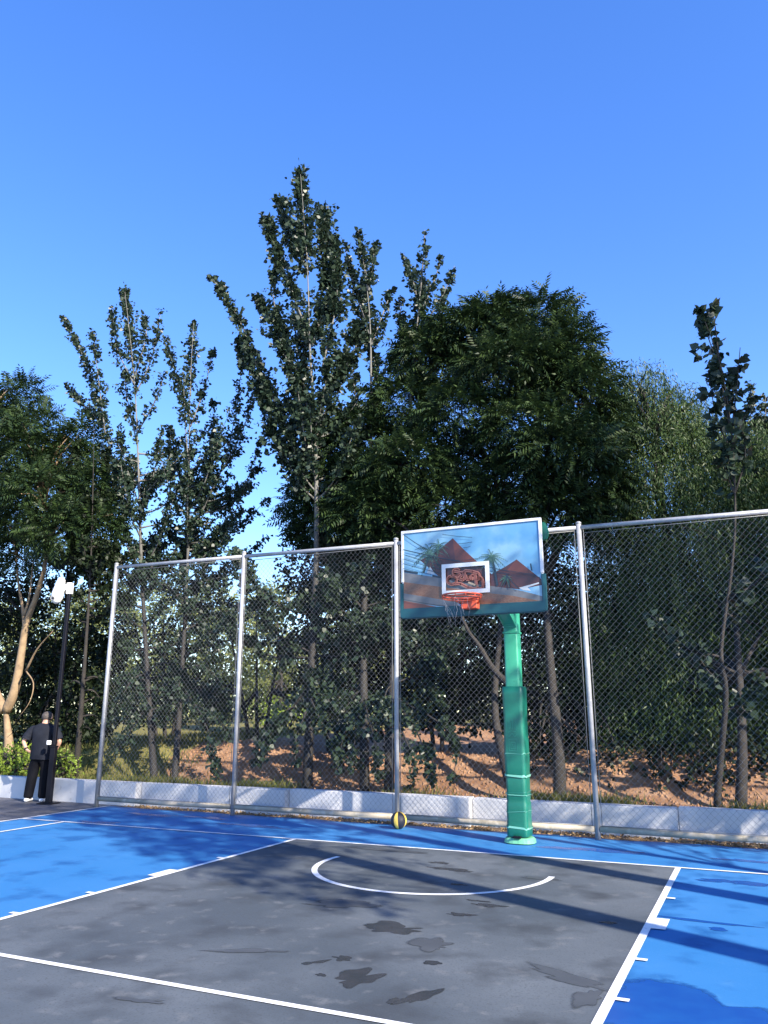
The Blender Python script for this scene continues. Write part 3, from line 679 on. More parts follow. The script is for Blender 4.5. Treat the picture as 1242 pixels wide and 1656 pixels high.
# target square
bm = bmesh.new(); y0, y1 = -0.0255, -0.0235
sq = dict(x0=-0.345, x1=0.262, z0=0.165, z1=0.615, t=0.055)
def rect(x0, x1, z0, z1): box(bm, (x0, -0.026, z0), (x1, -0.0235, z1))
X0, X1 = U(0.302, 0)[0], U(0.642, 0)[0]; Z0, Z1 = 0.205, 0.585
rect(X0, X1, Z1-0.05, Z1); rect(X0, X1, Z0, Z0+0.05); rect(X0, X0+0.052, Z0+0.0505, Z1-0.0505); rect(X1-0.052, X1, Z0+0.0505, Z1-0.0505)
bm_obj('target_square', bm, M['square_white'], bb)
# rim, bracket, net
rx, ry, rz = 0.44-BX, -1.262-BY, 2.985
rim = empty('rim'); rim.parent = hoop; rim.location = (rx, ry, rz)
wd = Wood(); ring = [(0.228*math.cos(a), 0.228*math.sin(a), 0) for a in np.linspace(0, 2*PI, 41)]
wd.tube(ring, 0.0105, 10, False); wd.build('hoop_ring', M['rim'], rim)
wd = Wood(); wd.tube([(0.228*math.cos(a), 0.228*math.sin(a), -0.03) for a in np.linspace(0, 2*PI, 41)], 0.005, 6, False)
for k in range(12):
    a = 2*PI*k/12; wd.tube([(0.228*math.cos(a), 0.228*math.sin(a), -0.005), (0.228*math.cos(a), 0.228*math.sin(a), -0.034)], 0.006, 6)
wd.build('net_ring', M['rim'], rim)
bm = bmesh.new(); yb = 0.355
box(bm, (-0.10, 0.245, -0.125), (0.10, yb, 0.012), 0.012)
box(bm, (-0.06, 0.218, -0.012), (0.06, 0.2445, 0.010), 0.003)
bm_obj('spring_box', bm, M['rim'], rim)
for s in (-1, 1):
    wd = Wood(); wd.tube([(s*0.10, 0.30, -0.06), (s*0.17, 0.155, -0.012)], 0.008, 8); wd.build('support_rod', M['rim'], rim)
wd = Wood(); r_ = np.random.default_rng(3)
for k in range(12):
    a = 2*PI*k/12
    if k not in (4, 6, 7, 9, 10): continue
    for s in (-1, 1):
        p = np.array([0.226*math.cos(a), 0.226*math.sin(a), -0.035]); path = [p]
        L_ = r_.uniform(0.5, 1.0)
        for i in range(1, 7):
            t = i/6; b = a+s*0.26*t*1.6; rr = 0.226-0.10*t
            path.append(np.array([rr*math.cos(b), rr*math.sin(b), -0.035-0.34*t*L_])+r_.normal(size=3)*0.008)
        wd.tube(path, 0.0013, 4)
wd.build('net', M['net'], rim)

# ------------------------------------------------------------------ ball
bm = bmesh.new(); bmesh.ops.create_uvsphere(bm, u_segments=48, v_segments=28, radius=0.121)
for f in bm.faces:
    c = f.calc_center_median(); a = (math.atan2(c.y, c.x)/(2*PI)*8) % 8
    fr_ = a % 1
    f.material_index = 1 if (int(a) % 2 == 0 or fr_ < 0.085 or fr_ > 0.915) else 0
    if abs(fr_-0.0) < 0.09 or fr_ > 0.91:
        pass
for v in bm.verts:
    a = (math.atan2(v.co.y, v.co.x)/(2*PI)*8) % 1
    if min(a, 1-a) < 0.03: v.co *= 0.985
ball = bm_obj('basketball', bm, [M['yellow'], M['ball_black']], None, True)
ball.location = (-1.58, 1.49, 0.122); ball.rotation_euler = (0.06, 0.02, math.radians(-90+22.5-22.5-20+45))
tag(ball, 'yellow and black striped basketball resting on the blue paint against the fence rail', 'ball')

# ------------------------------------------------------------------ camera pole
cp = tag(empty('camera_pole', (-9.02, 1.87, 0), 0.25), 'thin black pole with white security camera on top beside the standing man', 'camera pole')
bm = bmesh.new(); box(bm, (-0.05, -0.05, 0.0), (0.05, 0.05, 1.02), 0.006); box(bm, (-0.058, -0.058, 1.0205), (0.058, 0.058, 1.05), 0.004); bm_obj('lower_sleeve', bm, M['black'], cp)
bm = bmesh.new(); box(bm, (-0.033, -0.033, 1.0505), (0.033, 0.033, 4.0), 0.010); bm_obj('pole', bm, M['black'], cp)
bm = bmesh.new(); box(bm, (-0.16, -0.16, 0.0), (0.16, 0.16, 0.012), 0.003); bm_obj('foot_plate', bm, M['black'], cp)
bm = bmesh.new(); box(bm, (-0.10, -0.115, 1.07), (-0.035, -0.05, 1.15), 0.008); bm_obj('junction_box', bm, M['cam_white'], cp)
bm = bmesh.new(); box(bm, (-0.052, -0.052, 4.0005), (0.052, 0.052, 4.23), 0.012); box(bm, (-0.18, -0.045, 4.08), (-0.0525, 0.045, 4.19), 0.02); bm_obj('bracket', bm, M['cam_white'], cp)
wd = Wood()
wd.tube([(-0.15, -0.06, 4.33), (-0.16, -0.065, 4.30), (-0.18, -0.075, 4.15), (-0.20, -0.085, 4.02), (-0.212, -0.09, 3.92), (-0.216, -0.095, 3.84), (-0.217, -0.097, 3.80)], [0.03, 0.07, 0.10, 0.115, 0.115, 0.088, 0.03], 20)
ch = wd.build('camera_head', M['cam_white'], cp)
wd = Wood(); wd.tube([(-0.215+0.045*math.cos(a), -0.236+0.012*abs(math.sin(a)), 3.90+0.045*math.sin(a)) for a in np.linspace(0, 2*PI, 21)], 0.007, 6, False)
wd.build('lens_ring', M['ring_grey'], ch)
wd = Wood(); wd.tube([(-0.215, -0.20, 3.90), (-0.215, -0.236, 3.90)], [0.026, 0.024], 14); wd.build('lens', M['cam_glass'], ch)

# ------------------------------------------------------------------ person
def skin(name, nodes, edges, radii, m, parent, root=0, sub=2):
    me = bpy.data.meshes.new(name); me.from_pydata([tuple(n) for n in nodes], edges, []); me.update()
    o = bpy.data.objects.new(name, me); COL.objects.link(o)
    md = o.modifiers.new('s', 'SKIN'); md.use_smooth_shade = True
    for i, r in enumerate(radii):
        rr = r if isinstance(r, tuple) else (r, r); me.skin_vertices[0].data[i].radius = rr
        me.skin_vertices[0].data[i].use_root = (i == root)
    sb = o.modifiers.new('u', 'SUBSURF'); sb.levels = sub; sb.render_levels = sub
    dg = bpy.context.evaluated_depsgraph_get(); me2 = bpy.data.meshes.new_from_object(o.evaluated_get(dg))
    bpy.data.objects.remove(o); me2.name = name; me2.materials.clear(); me2.materials.append(m)
    me2.polygons.foreach_set('use_smooth', np.ones(len(me2.polygons), dtype=bool))
    return link(bpy.data.objects.new(name, me2), parent)
man = tag(empty('person', (-9.47, 2.0, -0.006), 0.32), 'man seen from behind in charcoal t-shirt and black trousers, hands on hips', 'person')
man.scale = (1.1, 1.05, 1.0)
# local frame: x right (as seen from behind), y forward (away from viewer)
J = dict(pel=(0, 0, .92), wai=(0, .0, 1.06), che=(0, .01, 1.24), shc=(0, .0, 1.40), nek=(0, .025, 1.46), nk2=(0.0, .045, 1.51), hd=(0.0, .065, 1.58), top=(0, .075, 1.64),
    sl=(-.185, 0, 1.385), el=(-.345, -.05, 1.13), wl=(-.245, -.085, .965), hl=(-.205, -.07, .93), sr=(.185, 0, 1.385), er=(.335, -.03, 1.12), wr=(.245, .03, .955), hr=(.205, .05, .925),
    hpl=(-.10, 0, .86), kl=(-.14, .01, .48), al=(-.165, -.02, .09), tl=(-.18, .10, .035), hpr=(.10, 0, .86), kr=(.10, .015, .48), ar=(.10, -.01, .09), tr=(.11, .12, .035))
names = list(J); ix = {k: i for i, k in enumerate(names)}
E_ = [('pel', 'wai'), ('wai', 'che'), ('che', 'shc'), ('shc', 'nek'), ('nek', 'nk2'), ('nk2', 'hd'), ('hd', 'top'), ('shc', 'sl'), ('sl', 'el'), ('el', 'wl'), ('wl', 'hl'), ('shc', 'sr'), ('sr', 'er'), ('er', 'wr'), ('wr', 'hr'),
    ('pel', 'hpl'), ('hpl', 'kl'), ('kl', 'al'), ('al', 'tl'), ('pel', 'hpr'), ('hpr', 'kr'), ('kr', 'ar'), ('ar', 'tr')]
Rd = dict(pel=(.15, .11), wai=(.15, .11), che=(.16, .115), shc=(.11, .075), nek=.058, nk2=.06, hd=(.083, .098), top=(.072, .085), sl=.05, el=.042, wl=.03, hl=(.036, .02), sr=.05, er=.042, wr=.03, hr=(.036, .02),
    hpl=.09, kl=.056, al=.042, tl=.035, hpr=.09, kr=.056, ar=.042, tr=.035)
# fingers grow out of both hands
for s, hn, dirs in ((-1, 'hl', (.55, .75, -.25)), (1, 'hr', (-.5, .8, -.25))):
    base = np.array(J[hn]); d = unit(np.array(dirs)); side_ = unit(np.cross(d, np.array([s*1.0, 0.2, 0.2])))
    for k in range(4):
        o_ = base + side_*(k-1.5)*0.018 + d*0.03
        l = (0.062, 0.072, 0.068, 0.052)[k]
        for j, t in enumerate((0.35, 1.0)):
            nm = f'f{s}{k}{j}'; J[nm] = tuple(o_ + d*l*t + np.array([0, 0, -0.012*t*t])); Rd[nm] = 0.0095-0.001*j
            E_.append((hn if j == 0 else f'f{s}{k}0', nm))
    J[f'th{s}'] = tuple(base + np.array([s*0.0, -0.03, 0.035])+d*0.03); Rd[f'th{s}'] = 0.010; E_.append((hn, f'th{s}'))
names = list(J); ix = {k: i for i, k in enumerate(names)}
body = skin('body', [J[k] for k in names], [(ix[a], ix[b]) for a, b in E_], [Rd[k] for k in names], M['skin'], man)
# ears, nose
for s in (-1, 1):
    bm = bmesh.new(); bmesh.ops.create_uvsphere(bm, u_segments=10, v_segments=8, radius=1)
    for v in bm.verts: v.co = Vector((s*0.088+v.co.x*0.012, 0.06+v.co.y*0.02, 1.58+v.co.z*0.033))
    bm_obj('ear', bm, M['skin'], man, True)
# shirt
class Cloth(Wood):
    def ring_loft(self, rings, sides=28):
        b0 = len(self.v)
        for (cx, cy, z, rx_, ry_) in rings:
            for k in range(sides):
                a = 2*PI*k/sides; f = 1+0.012*math.sin(5*a+z*17)+0.010*math.sin(9*a-z*31)
                self.v.append(np.array([cx+rx_*f*math.copysign(abs(math.cos(a))**0.8, math.cos(a)), cy+ry_*f*math.copysign(abs(math.sin(a))**0.8, math.sin(a)), z+0.006*math.sin(3*a+z*9)]))
        for i in range(len(rings)-1):
            for k in range(sides):
                k2 = (k+1) % sides; self.f.append((b0+i*sides+k, b0+i*sides+k2, b0+(i+1)*sides+k2, b0+(i+1)*sides+k))
wd = Cloth()
wd.ring_loft([(0, 0, z, a, b) for z, a, b in ((.79, .190, .148), (.84, .192, .150), (.92, .188, .146), (1.0, .192, .150), (1.08, .186, .144), (1.16, .190, .143), (1.24, .196, .140), (1.31, .206, .138), (1.36, .212, .128), (1.40, .205, .112), (1.43, .175, .095), (1.455, .115, .084), (1.472, .078, .076))])
for sx, pts in ((-1, [(-.12, 0, 1.36), (-.19, 0, 1.352), (-.245, -.015, 1.29), (-.285, -.03, 1.22), (-.305, -.037, 1.175)]), (1, [(.12, 0, 1.36), (.19, 0, 1.352), (.24, -.01, 1.29), (.28, -.02, 1.22), (.30, -.026, 1.165)])):
    wd.tube(smooth_path(pts, 3), [.05+.034*min(1, i/3)-.004*math.sin(i*2.1) for i in range(13)], 16, False)
wd.build('tshirt', M['shirt'], man)
ns = [(0, 0, .95), (0, 0, .87), (-.10, 0, .80), (-.14, .01, .48), (-.162, -.015, .12), (-.165, -.015, .06), (.10, 0, .80), (.10, .015, .48), (.10, -.005, .12), (.10, -.005, .06)]
skin('trousers', ns, [(0, 1), (1, 2), (2, 3), (3, 4), (4, 5), (1, 6), (6, 7), (7, 8), (8, 9)], [(.165, .125), (.17, .13), .115, .097, .088, .087, .115, .097, .088, .087], M['trouser'], man, 0)
for s, (ax, ay) in ((-1, (-.17, .0)), (1, (.105, .015))):
    skin('shoe', [(ax, ay-.10, .035), (ax, ay, .045), (ax+s*.01, ay+.10, .035), (ax+s*.015, ay+.17, .028)], [(0, 1), (1, 2), (2, 3)], [(.042, .035), (.046, .042), (.046, .034), (.036, .024)], M['shoe'], man, 1)
bm = bmesh.new(); bmesh.ops.create_uvsphere(bm, u_segments=28, v_segments=20, radius=1)
for v in bm.verts: v.co = Vector((v.co.x*0.094, 0.066+v.co.y*0.108, 1.605+v.co.z*0.098))
bmesh.ops.delete(bm, geom=[v for v in bm.verts if v.co.z < 1.545-0.15*min(v.co.y-0.066, 0) - 0.02 or (v.co.y > 0.12 and v.co.z < 1.645) or (v.co.y > 0.075 and v.co.z < 1.60)], context='VERTS')
bm_obj('hair', bm, M['hair'], man, True)
wd = Wood(); wd.tube([(-.268, -.08, 1.003), (-.252, -.084, .978)], 0.036, 12); wd.build('wristband', M['band'], man)

# ------------------------------------------------------------------ trees
def fpath(pts, Y0, Y1):
    """photo polyline -> world polyline receding from depth Y0 to Y1"""
    n = len(pts); return smooth_path([at(x, y, Y0+(Y1-Y0)*i/max(n-1, 1)) for i, (x, y) in enumerate(pts)], 4)
def poplar(name, label, Y, trunk, r0, limbs, auto, sucker=0, leafm='poplar', barkm='bark_pale', size=0.08, dens=0.8, seed=0, cat='tree', group=None, jit=0.9):
    global rng
    rng = np.random.default_rng(seed)
    nt_ = len(trunk); Y0 = min(Y, 3.35) if Y < 6 else Y; tp = smooth_path([at(x, y, Y0+(Y-Y0)*min(1, i/(nt_-1)*3.6)) for i, (x, y) in enumerate(trunk)], 4)
    tp[0] = np.array([tp[0][0], tp[0][1], terrain_z(tp[0][0], tp[0][1])-0.1]) if Y > 2.5 else tp[0]
    root = empty(name, tuple(tp[0])); tag(root, label, cat, group); o0 = tp[0].copy()
    n = len(tp); wd = Wood(); rad = [r0*(1-i/(n-1))**1.5+0.005 for i in range(n)]
    wd.tube([p-o0 for p in tp], rad, 9)
    Q = []
    TP = np.array(tp); H = TP[:, 2]
    for lb in limbs:
        pts, hw, dn = lb[:3]; dy = rng.uniform(-0.35*jit, 1.3*jit)
        p = fpath(pts, Y, Y+dy) if len(lb) < 4 else fpath(pts, lb[3], lb[3]-0.15); m = len(p); dist = np.linalg.norm(p[-1]-CAM); r = hw*dist/FPX
        wd.tube([q-o0 for q in p], [max(0.030*(1-i/(m-1))*min(1, r0*7), 0)+0.005 for i in range(m)], 6)
        Q.append(finger_leaves(p, r, dn*dens, size))
    for (z0, z1, num, l0, l1, up, r) in auto:
        for _ in range(int(num*1.5)):
            z = rng.uniform(z0, z1); b = np.array([np.interp(z, H, TP[:, i]) for i in range(3)])
            a = rng.uniform(0, 2*PI); l = rng.uniform(l0, l1); d = np.array([math.cos(a), math.sin(a)*0.7+0.45, up+rng.uniform(-.25, .25)]); d /= np.linalg.norm(d)
            e = b+d*l; mid = (b+e)/2+np.array([0, 0, -0.12*l if up > 0.2 else 0.15*l]); e = e+np.array([0, 0, 0.10*l if up > 0 else -0.25*l])
            p = smooth_path([b, mid, e], 4); m = len(p)
            wd.tube([q-o0 for q in p], [0.022*(1-i/(m-1))+0.004 for i in range(m)], 5)
            Q.append(finger_leaves(p[1:], r*rng.uniform(0.7, 1.2), dens, size))
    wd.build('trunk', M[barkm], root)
    quads_obj('crown', np.concatenate(Q)-o0.astype(np.float32), 6, M[leafm], root)
    return root

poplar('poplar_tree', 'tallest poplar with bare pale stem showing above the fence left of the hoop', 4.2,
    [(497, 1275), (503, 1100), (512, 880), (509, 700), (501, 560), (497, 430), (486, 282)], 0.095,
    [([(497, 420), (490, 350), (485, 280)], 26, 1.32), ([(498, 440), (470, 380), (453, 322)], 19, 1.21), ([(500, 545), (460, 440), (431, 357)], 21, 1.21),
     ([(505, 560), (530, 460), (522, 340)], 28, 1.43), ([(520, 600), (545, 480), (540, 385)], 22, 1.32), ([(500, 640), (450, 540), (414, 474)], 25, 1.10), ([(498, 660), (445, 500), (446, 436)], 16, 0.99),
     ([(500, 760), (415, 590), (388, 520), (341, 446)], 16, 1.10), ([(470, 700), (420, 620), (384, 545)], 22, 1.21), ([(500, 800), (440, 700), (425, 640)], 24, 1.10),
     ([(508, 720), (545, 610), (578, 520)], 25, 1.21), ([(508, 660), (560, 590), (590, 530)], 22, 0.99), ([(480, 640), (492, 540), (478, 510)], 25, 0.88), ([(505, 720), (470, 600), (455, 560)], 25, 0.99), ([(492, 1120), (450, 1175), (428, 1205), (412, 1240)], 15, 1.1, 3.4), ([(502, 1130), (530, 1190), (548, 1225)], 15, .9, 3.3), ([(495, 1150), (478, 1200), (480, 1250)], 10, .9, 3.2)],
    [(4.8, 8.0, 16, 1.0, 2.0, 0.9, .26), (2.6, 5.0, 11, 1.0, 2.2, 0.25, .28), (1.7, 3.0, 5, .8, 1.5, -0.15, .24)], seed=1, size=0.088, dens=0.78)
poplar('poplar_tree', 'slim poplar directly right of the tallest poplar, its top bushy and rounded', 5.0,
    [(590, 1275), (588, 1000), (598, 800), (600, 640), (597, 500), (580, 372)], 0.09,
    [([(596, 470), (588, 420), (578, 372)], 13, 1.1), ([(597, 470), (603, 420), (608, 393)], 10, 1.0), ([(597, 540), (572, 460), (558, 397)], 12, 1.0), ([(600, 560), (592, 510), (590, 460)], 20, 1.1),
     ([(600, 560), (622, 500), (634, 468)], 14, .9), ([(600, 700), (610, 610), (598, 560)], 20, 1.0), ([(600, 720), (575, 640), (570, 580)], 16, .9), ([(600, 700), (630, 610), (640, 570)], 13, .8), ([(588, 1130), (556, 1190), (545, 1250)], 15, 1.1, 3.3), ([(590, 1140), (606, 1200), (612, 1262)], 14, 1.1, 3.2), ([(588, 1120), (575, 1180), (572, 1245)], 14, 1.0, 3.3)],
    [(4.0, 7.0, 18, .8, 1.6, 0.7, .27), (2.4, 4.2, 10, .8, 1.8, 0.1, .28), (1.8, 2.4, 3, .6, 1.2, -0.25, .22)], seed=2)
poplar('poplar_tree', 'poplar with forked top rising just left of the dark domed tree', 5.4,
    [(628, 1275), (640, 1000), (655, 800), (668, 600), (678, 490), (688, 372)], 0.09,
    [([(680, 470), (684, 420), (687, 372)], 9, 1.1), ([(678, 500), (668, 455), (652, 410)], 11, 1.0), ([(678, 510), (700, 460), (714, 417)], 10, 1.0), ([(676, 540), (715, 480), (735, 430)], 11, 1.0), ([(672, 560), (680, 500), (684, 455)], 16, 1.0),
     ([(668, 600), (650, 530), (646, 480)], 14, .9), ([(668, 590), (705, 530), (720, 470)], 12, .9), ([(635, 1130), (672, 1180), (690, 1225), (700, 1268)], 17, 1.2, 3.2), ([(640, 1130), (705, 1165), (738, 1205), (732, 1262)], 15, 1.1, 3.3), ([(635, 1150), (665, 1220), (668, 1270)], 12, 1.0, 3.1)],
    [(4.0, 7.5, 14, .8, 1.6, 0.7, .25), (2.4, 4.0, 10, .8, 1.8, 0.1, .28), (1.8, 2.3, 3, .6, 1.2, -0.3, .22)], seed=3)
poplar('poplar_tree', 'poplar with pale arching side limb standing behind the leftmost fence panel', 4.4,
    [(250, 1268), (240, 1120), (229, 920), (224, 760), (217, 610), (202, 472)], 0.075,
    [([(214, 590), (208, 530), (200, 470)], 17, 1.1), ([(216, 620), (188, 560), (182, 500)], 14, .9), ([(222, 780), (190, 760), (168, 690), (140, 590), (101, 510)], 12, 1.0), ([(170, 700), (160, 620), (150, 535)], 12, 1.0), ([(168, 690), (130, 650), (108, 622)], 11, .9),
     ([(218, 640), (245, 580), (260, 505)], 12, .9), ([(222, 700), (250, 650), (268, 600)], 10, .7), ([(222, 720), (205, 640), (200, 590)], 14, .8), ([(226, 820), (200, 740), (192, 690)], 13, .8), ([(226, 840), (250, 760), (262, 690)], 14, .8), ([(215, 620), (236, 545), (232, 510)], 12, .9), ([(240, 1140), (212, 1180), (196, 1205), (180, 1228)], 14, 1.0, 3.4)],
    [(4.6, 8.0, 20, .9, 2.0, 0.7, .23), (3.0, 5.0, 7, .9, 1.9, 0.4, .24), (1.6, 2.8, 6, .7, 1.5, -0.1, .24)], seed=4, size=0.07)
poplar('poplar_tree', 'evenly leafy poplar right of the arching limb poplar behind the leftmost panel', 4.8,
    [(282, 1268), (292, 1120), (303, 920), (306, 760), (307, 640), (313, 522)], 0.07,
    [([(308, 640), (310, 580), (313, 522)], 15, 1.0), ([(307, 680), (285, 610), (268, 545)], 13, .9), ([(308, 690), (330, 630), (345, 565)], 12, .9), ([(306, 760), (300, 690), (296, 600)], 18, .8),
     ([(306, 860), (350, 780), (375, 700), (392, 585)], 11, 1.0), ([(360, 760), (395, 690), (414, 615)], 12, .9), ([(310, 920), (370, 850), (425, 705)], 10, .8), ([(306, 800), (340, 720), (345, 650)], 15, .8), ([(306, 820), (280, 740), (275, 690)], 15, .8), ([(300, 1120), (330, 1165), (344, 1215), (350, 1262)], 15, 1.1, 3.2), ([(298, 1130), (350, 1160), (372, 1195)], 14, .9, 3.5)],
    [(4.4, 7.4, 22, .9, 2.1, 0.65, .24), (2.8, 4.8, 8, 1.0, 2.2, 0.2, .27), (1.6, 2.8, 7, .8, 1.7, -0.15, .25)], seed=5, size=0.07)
poplar('poplar_tree', 'crooked young poplar with large loose leaves in front of the willow', 3.0,
    [(1158, 1308), (1166, 1220), (1174, 1120), (1166, 1050), (1182, 930), (1189, 830), (1183, 700), (1165, 590), (1140, 520)], 0.05,
    [([(1180, 690), (1160, 590), (1130, 505)], 18, .75), ([(1165, 600), (1158, 540), (1152, 495)], 9, .55), ([(1183, 700), (1192, 620), (1197, 562)], 11, .7), ([(1184, 730), (1160, 680), (1145, 600)], 12, .55), ([(1185, 720), (1205, 670), (1215, 640)], 11, .5),
     ([(1187, 780), (1170, 720), (1150, 690)], 15, .5), ([(1188, 800), (1205, 740), (1200, 690)], 12, .5), ([(1188, 800), (1178, 770), (1172, 742)], 14, .6)],
    [(1.6, 3.4, 4, .6, 1.1, 0.5, .16)], seed=6, size=0.115, dens=0.75, barkm='bark_grey', jit=0.35)
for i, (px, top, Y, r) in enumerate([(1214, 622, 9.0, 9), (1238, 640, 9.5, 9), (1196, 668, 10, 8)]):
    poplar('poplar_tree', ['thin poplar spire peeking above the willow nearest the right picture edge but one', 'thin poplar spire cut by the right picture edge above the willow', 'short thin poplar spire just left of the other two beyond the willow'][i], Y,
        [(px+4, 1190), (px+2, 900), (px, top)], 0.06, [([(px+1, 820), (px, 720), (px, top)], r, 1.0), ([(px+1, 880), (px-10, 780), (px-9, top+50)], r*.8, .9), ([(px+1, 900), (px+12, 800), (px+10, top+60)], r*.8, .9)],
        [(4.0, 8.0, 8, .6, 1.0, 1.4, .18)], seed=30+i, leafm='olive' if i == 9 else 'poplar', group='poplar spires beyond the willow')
# slim trees at the left
poplar('slender_tree', 'slender leaning trunk with pale blotchy bark between the camera pole and the fence end', 3.4,
    [(122, 1262), (131, 1150), (139, 1040), (146, 930), (150, 800), (152, 690)], 0.065,
    [([(150, 850), (130, 780), (122, 720)], 22, .9), ([(150, 860), (165, 790), (172, 730)], 20, .9), ([(147, 940), (120, 880), (110, 830)], 18, .8)],
    [(3.6, 5.4, 14, .5, 1.0, 0.5, .22), (1.3, 2.4, 7, .4, .8, -0.1, .2)], seed=7, barkm='bark_grey', leafm='under', size=0.08)
poplar('slender_tree', 'thin bare grey stem rising behind the white security camera', 6.5,
    [(108, 1200), (104, 1050), (110, 900), (112, 760), (110, 690)], 0.06,
    [([(110, 850), (100, 780), (90, 720)], 18, .9), ([(110, 880), (130, 820), (138, 770)], 18, .9)], [(4.6, 7.0, 12, .6, 1.2, 0.5, .24)], seed=8, barkm='bark_grey', leafm='under')

def crown_tree(name, label, base, trunks, clumps, kind, leafm, barkm, seed, cat='tree', group=None, n_per=1.0, size=0.09, width=0.6):
    """trunks: list of (points, radius); clumps: list of (centre, radii)"""
    global rng
    rng = np.random.default_rng(seed)
    b = np.array([base[0], base[1], terrain_z(base[0], base[1])-0.08]); root = empty(name, tuple(b)); tag(root, label, cat, group)
    wd = Wood(); Q = []
    ends = []
    for pts, r in trunks:
        pts = [np.array(q, float) for q in pts]
        if pts[0][2] < 1.0: pts[0][2] = terrain_z(pts[0][0], pts[0][1])-0.12
        p = smooth_path(pts, 4); m = len(p)
        wd.tube([q-b for q in p], [r*(1-0.75*i/(m-1)) for i in range(m)], 8); ends += p[m//2:]
    E2 = np.array(ends)
    for c, rad in clumps:
        c = np.array(c, float); rad = np.array(rad, float)
        k = int(np.argmin(np.linalg.norm(E2-c, axis=1)+np.maximum(E2[:, 2]-c[2], 0)*2)); s0 = E2[k]
        for _ in range(5):
            tip = c + unit(rng.normal(size=3))*rad*0.75; mid = (s0+tip)/2+np.array([0, 0, 0.12*np.linalg.norm(tip-s0)])+rng.normal(size=3)*0.12
            p = smooth_path([s0, mid, tip], 4); m = len(p); wd.tube([q-b for q in p], [0.035*(1-i/(m-1))+0.006 for i in range(m)], 5)
        area = 4*PI*((rad[0]*rad[1]+rad[0]*rad[2]+rad[1]*rad[2])/3)
        if kind == 'frond':
            n = int(area*26*n_per); P, Un = clump_points(c, rad, n, 0.5)
            D = Un*np.array([1, 1, .7]) + np.array([0, 0, 0.10]) + 0.35*rng.normal(size=(n, 3)); Q.append(fronds(P-D*0.1, D))
        elif kind == 'willow':
            n = int(area*34*n_per); P, Un = clump_points(c, rad, n, 0.35); k2 = 13
            t = np.linspace(0, 1, k2)[None, :]; Ls = rng.uniform(0.5, 1.3, n)[:, None]
            out = Un*np.array([1, 1, 0.2])*0.25
            pts = P[:, None] + out[:, None]*(t*Ls)[..., None] + np.array([0, 0, -1.])*((t**1.3)*Ls)[..., None] + rng.normal(size=(n, k2, 3))*0.025
            Q.append(leaf_quads(pts.reshape(-1, 3), np.tile(np.array([0, 0, -.8]), (n*k2, 1)), 0.095, 0.2, 0.55, 0.2))
        else:
            n = int(area*200*n_per*(0.09/size)**2); Q.append(clump_leaves(c, rad, n, size, width))
    wd.build('trunk', M[barkm], root)
    quads_obj('crown', np.concatenate(Q)-b.astype(np.float32), 4, M[leafm], root)
    return root
def cl(items, Y, depth=1.0):
    """clumps given as photo centre, half sizes and depth offset"""
    out = []
    for (x, y, hx, hy, dy) in items:
        c = at(x, y, Y+dy); k = np.linalg.norm(c-CAM)/FPX; out.append((c, (hx*k*1.05, max(hx, hy)*k*0.9*depth, hy*k)))
    return out
# the dark domed tree with feathery compound leaves
Yd = 5.4
crown_tree('domed_tree', 'broad dark dome shaped tree with feathery compound leaves behind the backboard', at(870, 1300, 3.3)[:2],
    [([at(838, 1296, 3.3), at(815, 1230, 3.5), at(800, 1130, 4.2), at(812, 960, Yd), at(800, 760, Yd)], 0.10),
     ([at(905, 1300, 3.3), at(903, 1210, 3.5), at(888, 1050, 4.2), at(880, 880, Yd), at(868, 640, Yd)], 0.115),
     ([at(838, 1120, 4.0), at(800, 1085, 4.0), at(775, 1045, 4.0), at(750, 1005, 4.0), at(720, 900, 4.2)], 0.07),
     ([at(890, 1000, Yd), at(760, 800, Yd+.3), at(690, 680, Yd+.5)], 0.10), ([at(885, 930, Yd), at(950, 760, Yd+.3), at(975, 640, Yd+.4)], 0.09)],
    cl([(740, 545, 58, 36, .2), (805, 512, 50, 30, .3), (850, 565, 64, 44, -.1), (905, 605, 60, 46, -.1), (690, 560, 44, 30, .4), (862, 520, 62, 42, .2), (780, 540, 70, 40, .3), (920, 560, 42, 40, -.2), (700, 590, 66, 42, .2), (830, 600, 90, 45, -.5), (940, 640, 55, 55, -.3), (650, 660, 62, 46, -.1), (745, 670, 70, 40, -.7),
        (590, 720, 66, 50, -.2), (660, 760, 80, 48, -.9), (550, 790, 70, 50, -.3), (500, 820, 46, 36, .2), (610, 830, 84, 48, -.7), (720, 830, 80, 44, -.6), (850, 690, 76, 40, -.8), (910, 730, 80, 50, -.9), (960, 770, 56, 60, -.3), (830, 790, 86, 50, -.4), (900, 830, 80, 44, -.5), (980, 700, 38, 50, .2), (760, 760, 60, 40, .6), (985, 840, 40, 40, .1), (530, 860, 60, 30, .3), (690, 890, 60, 30, .2)], Yd),
    'frond', 'pinnate', 'bark_grey', 41, n_per=2.0)
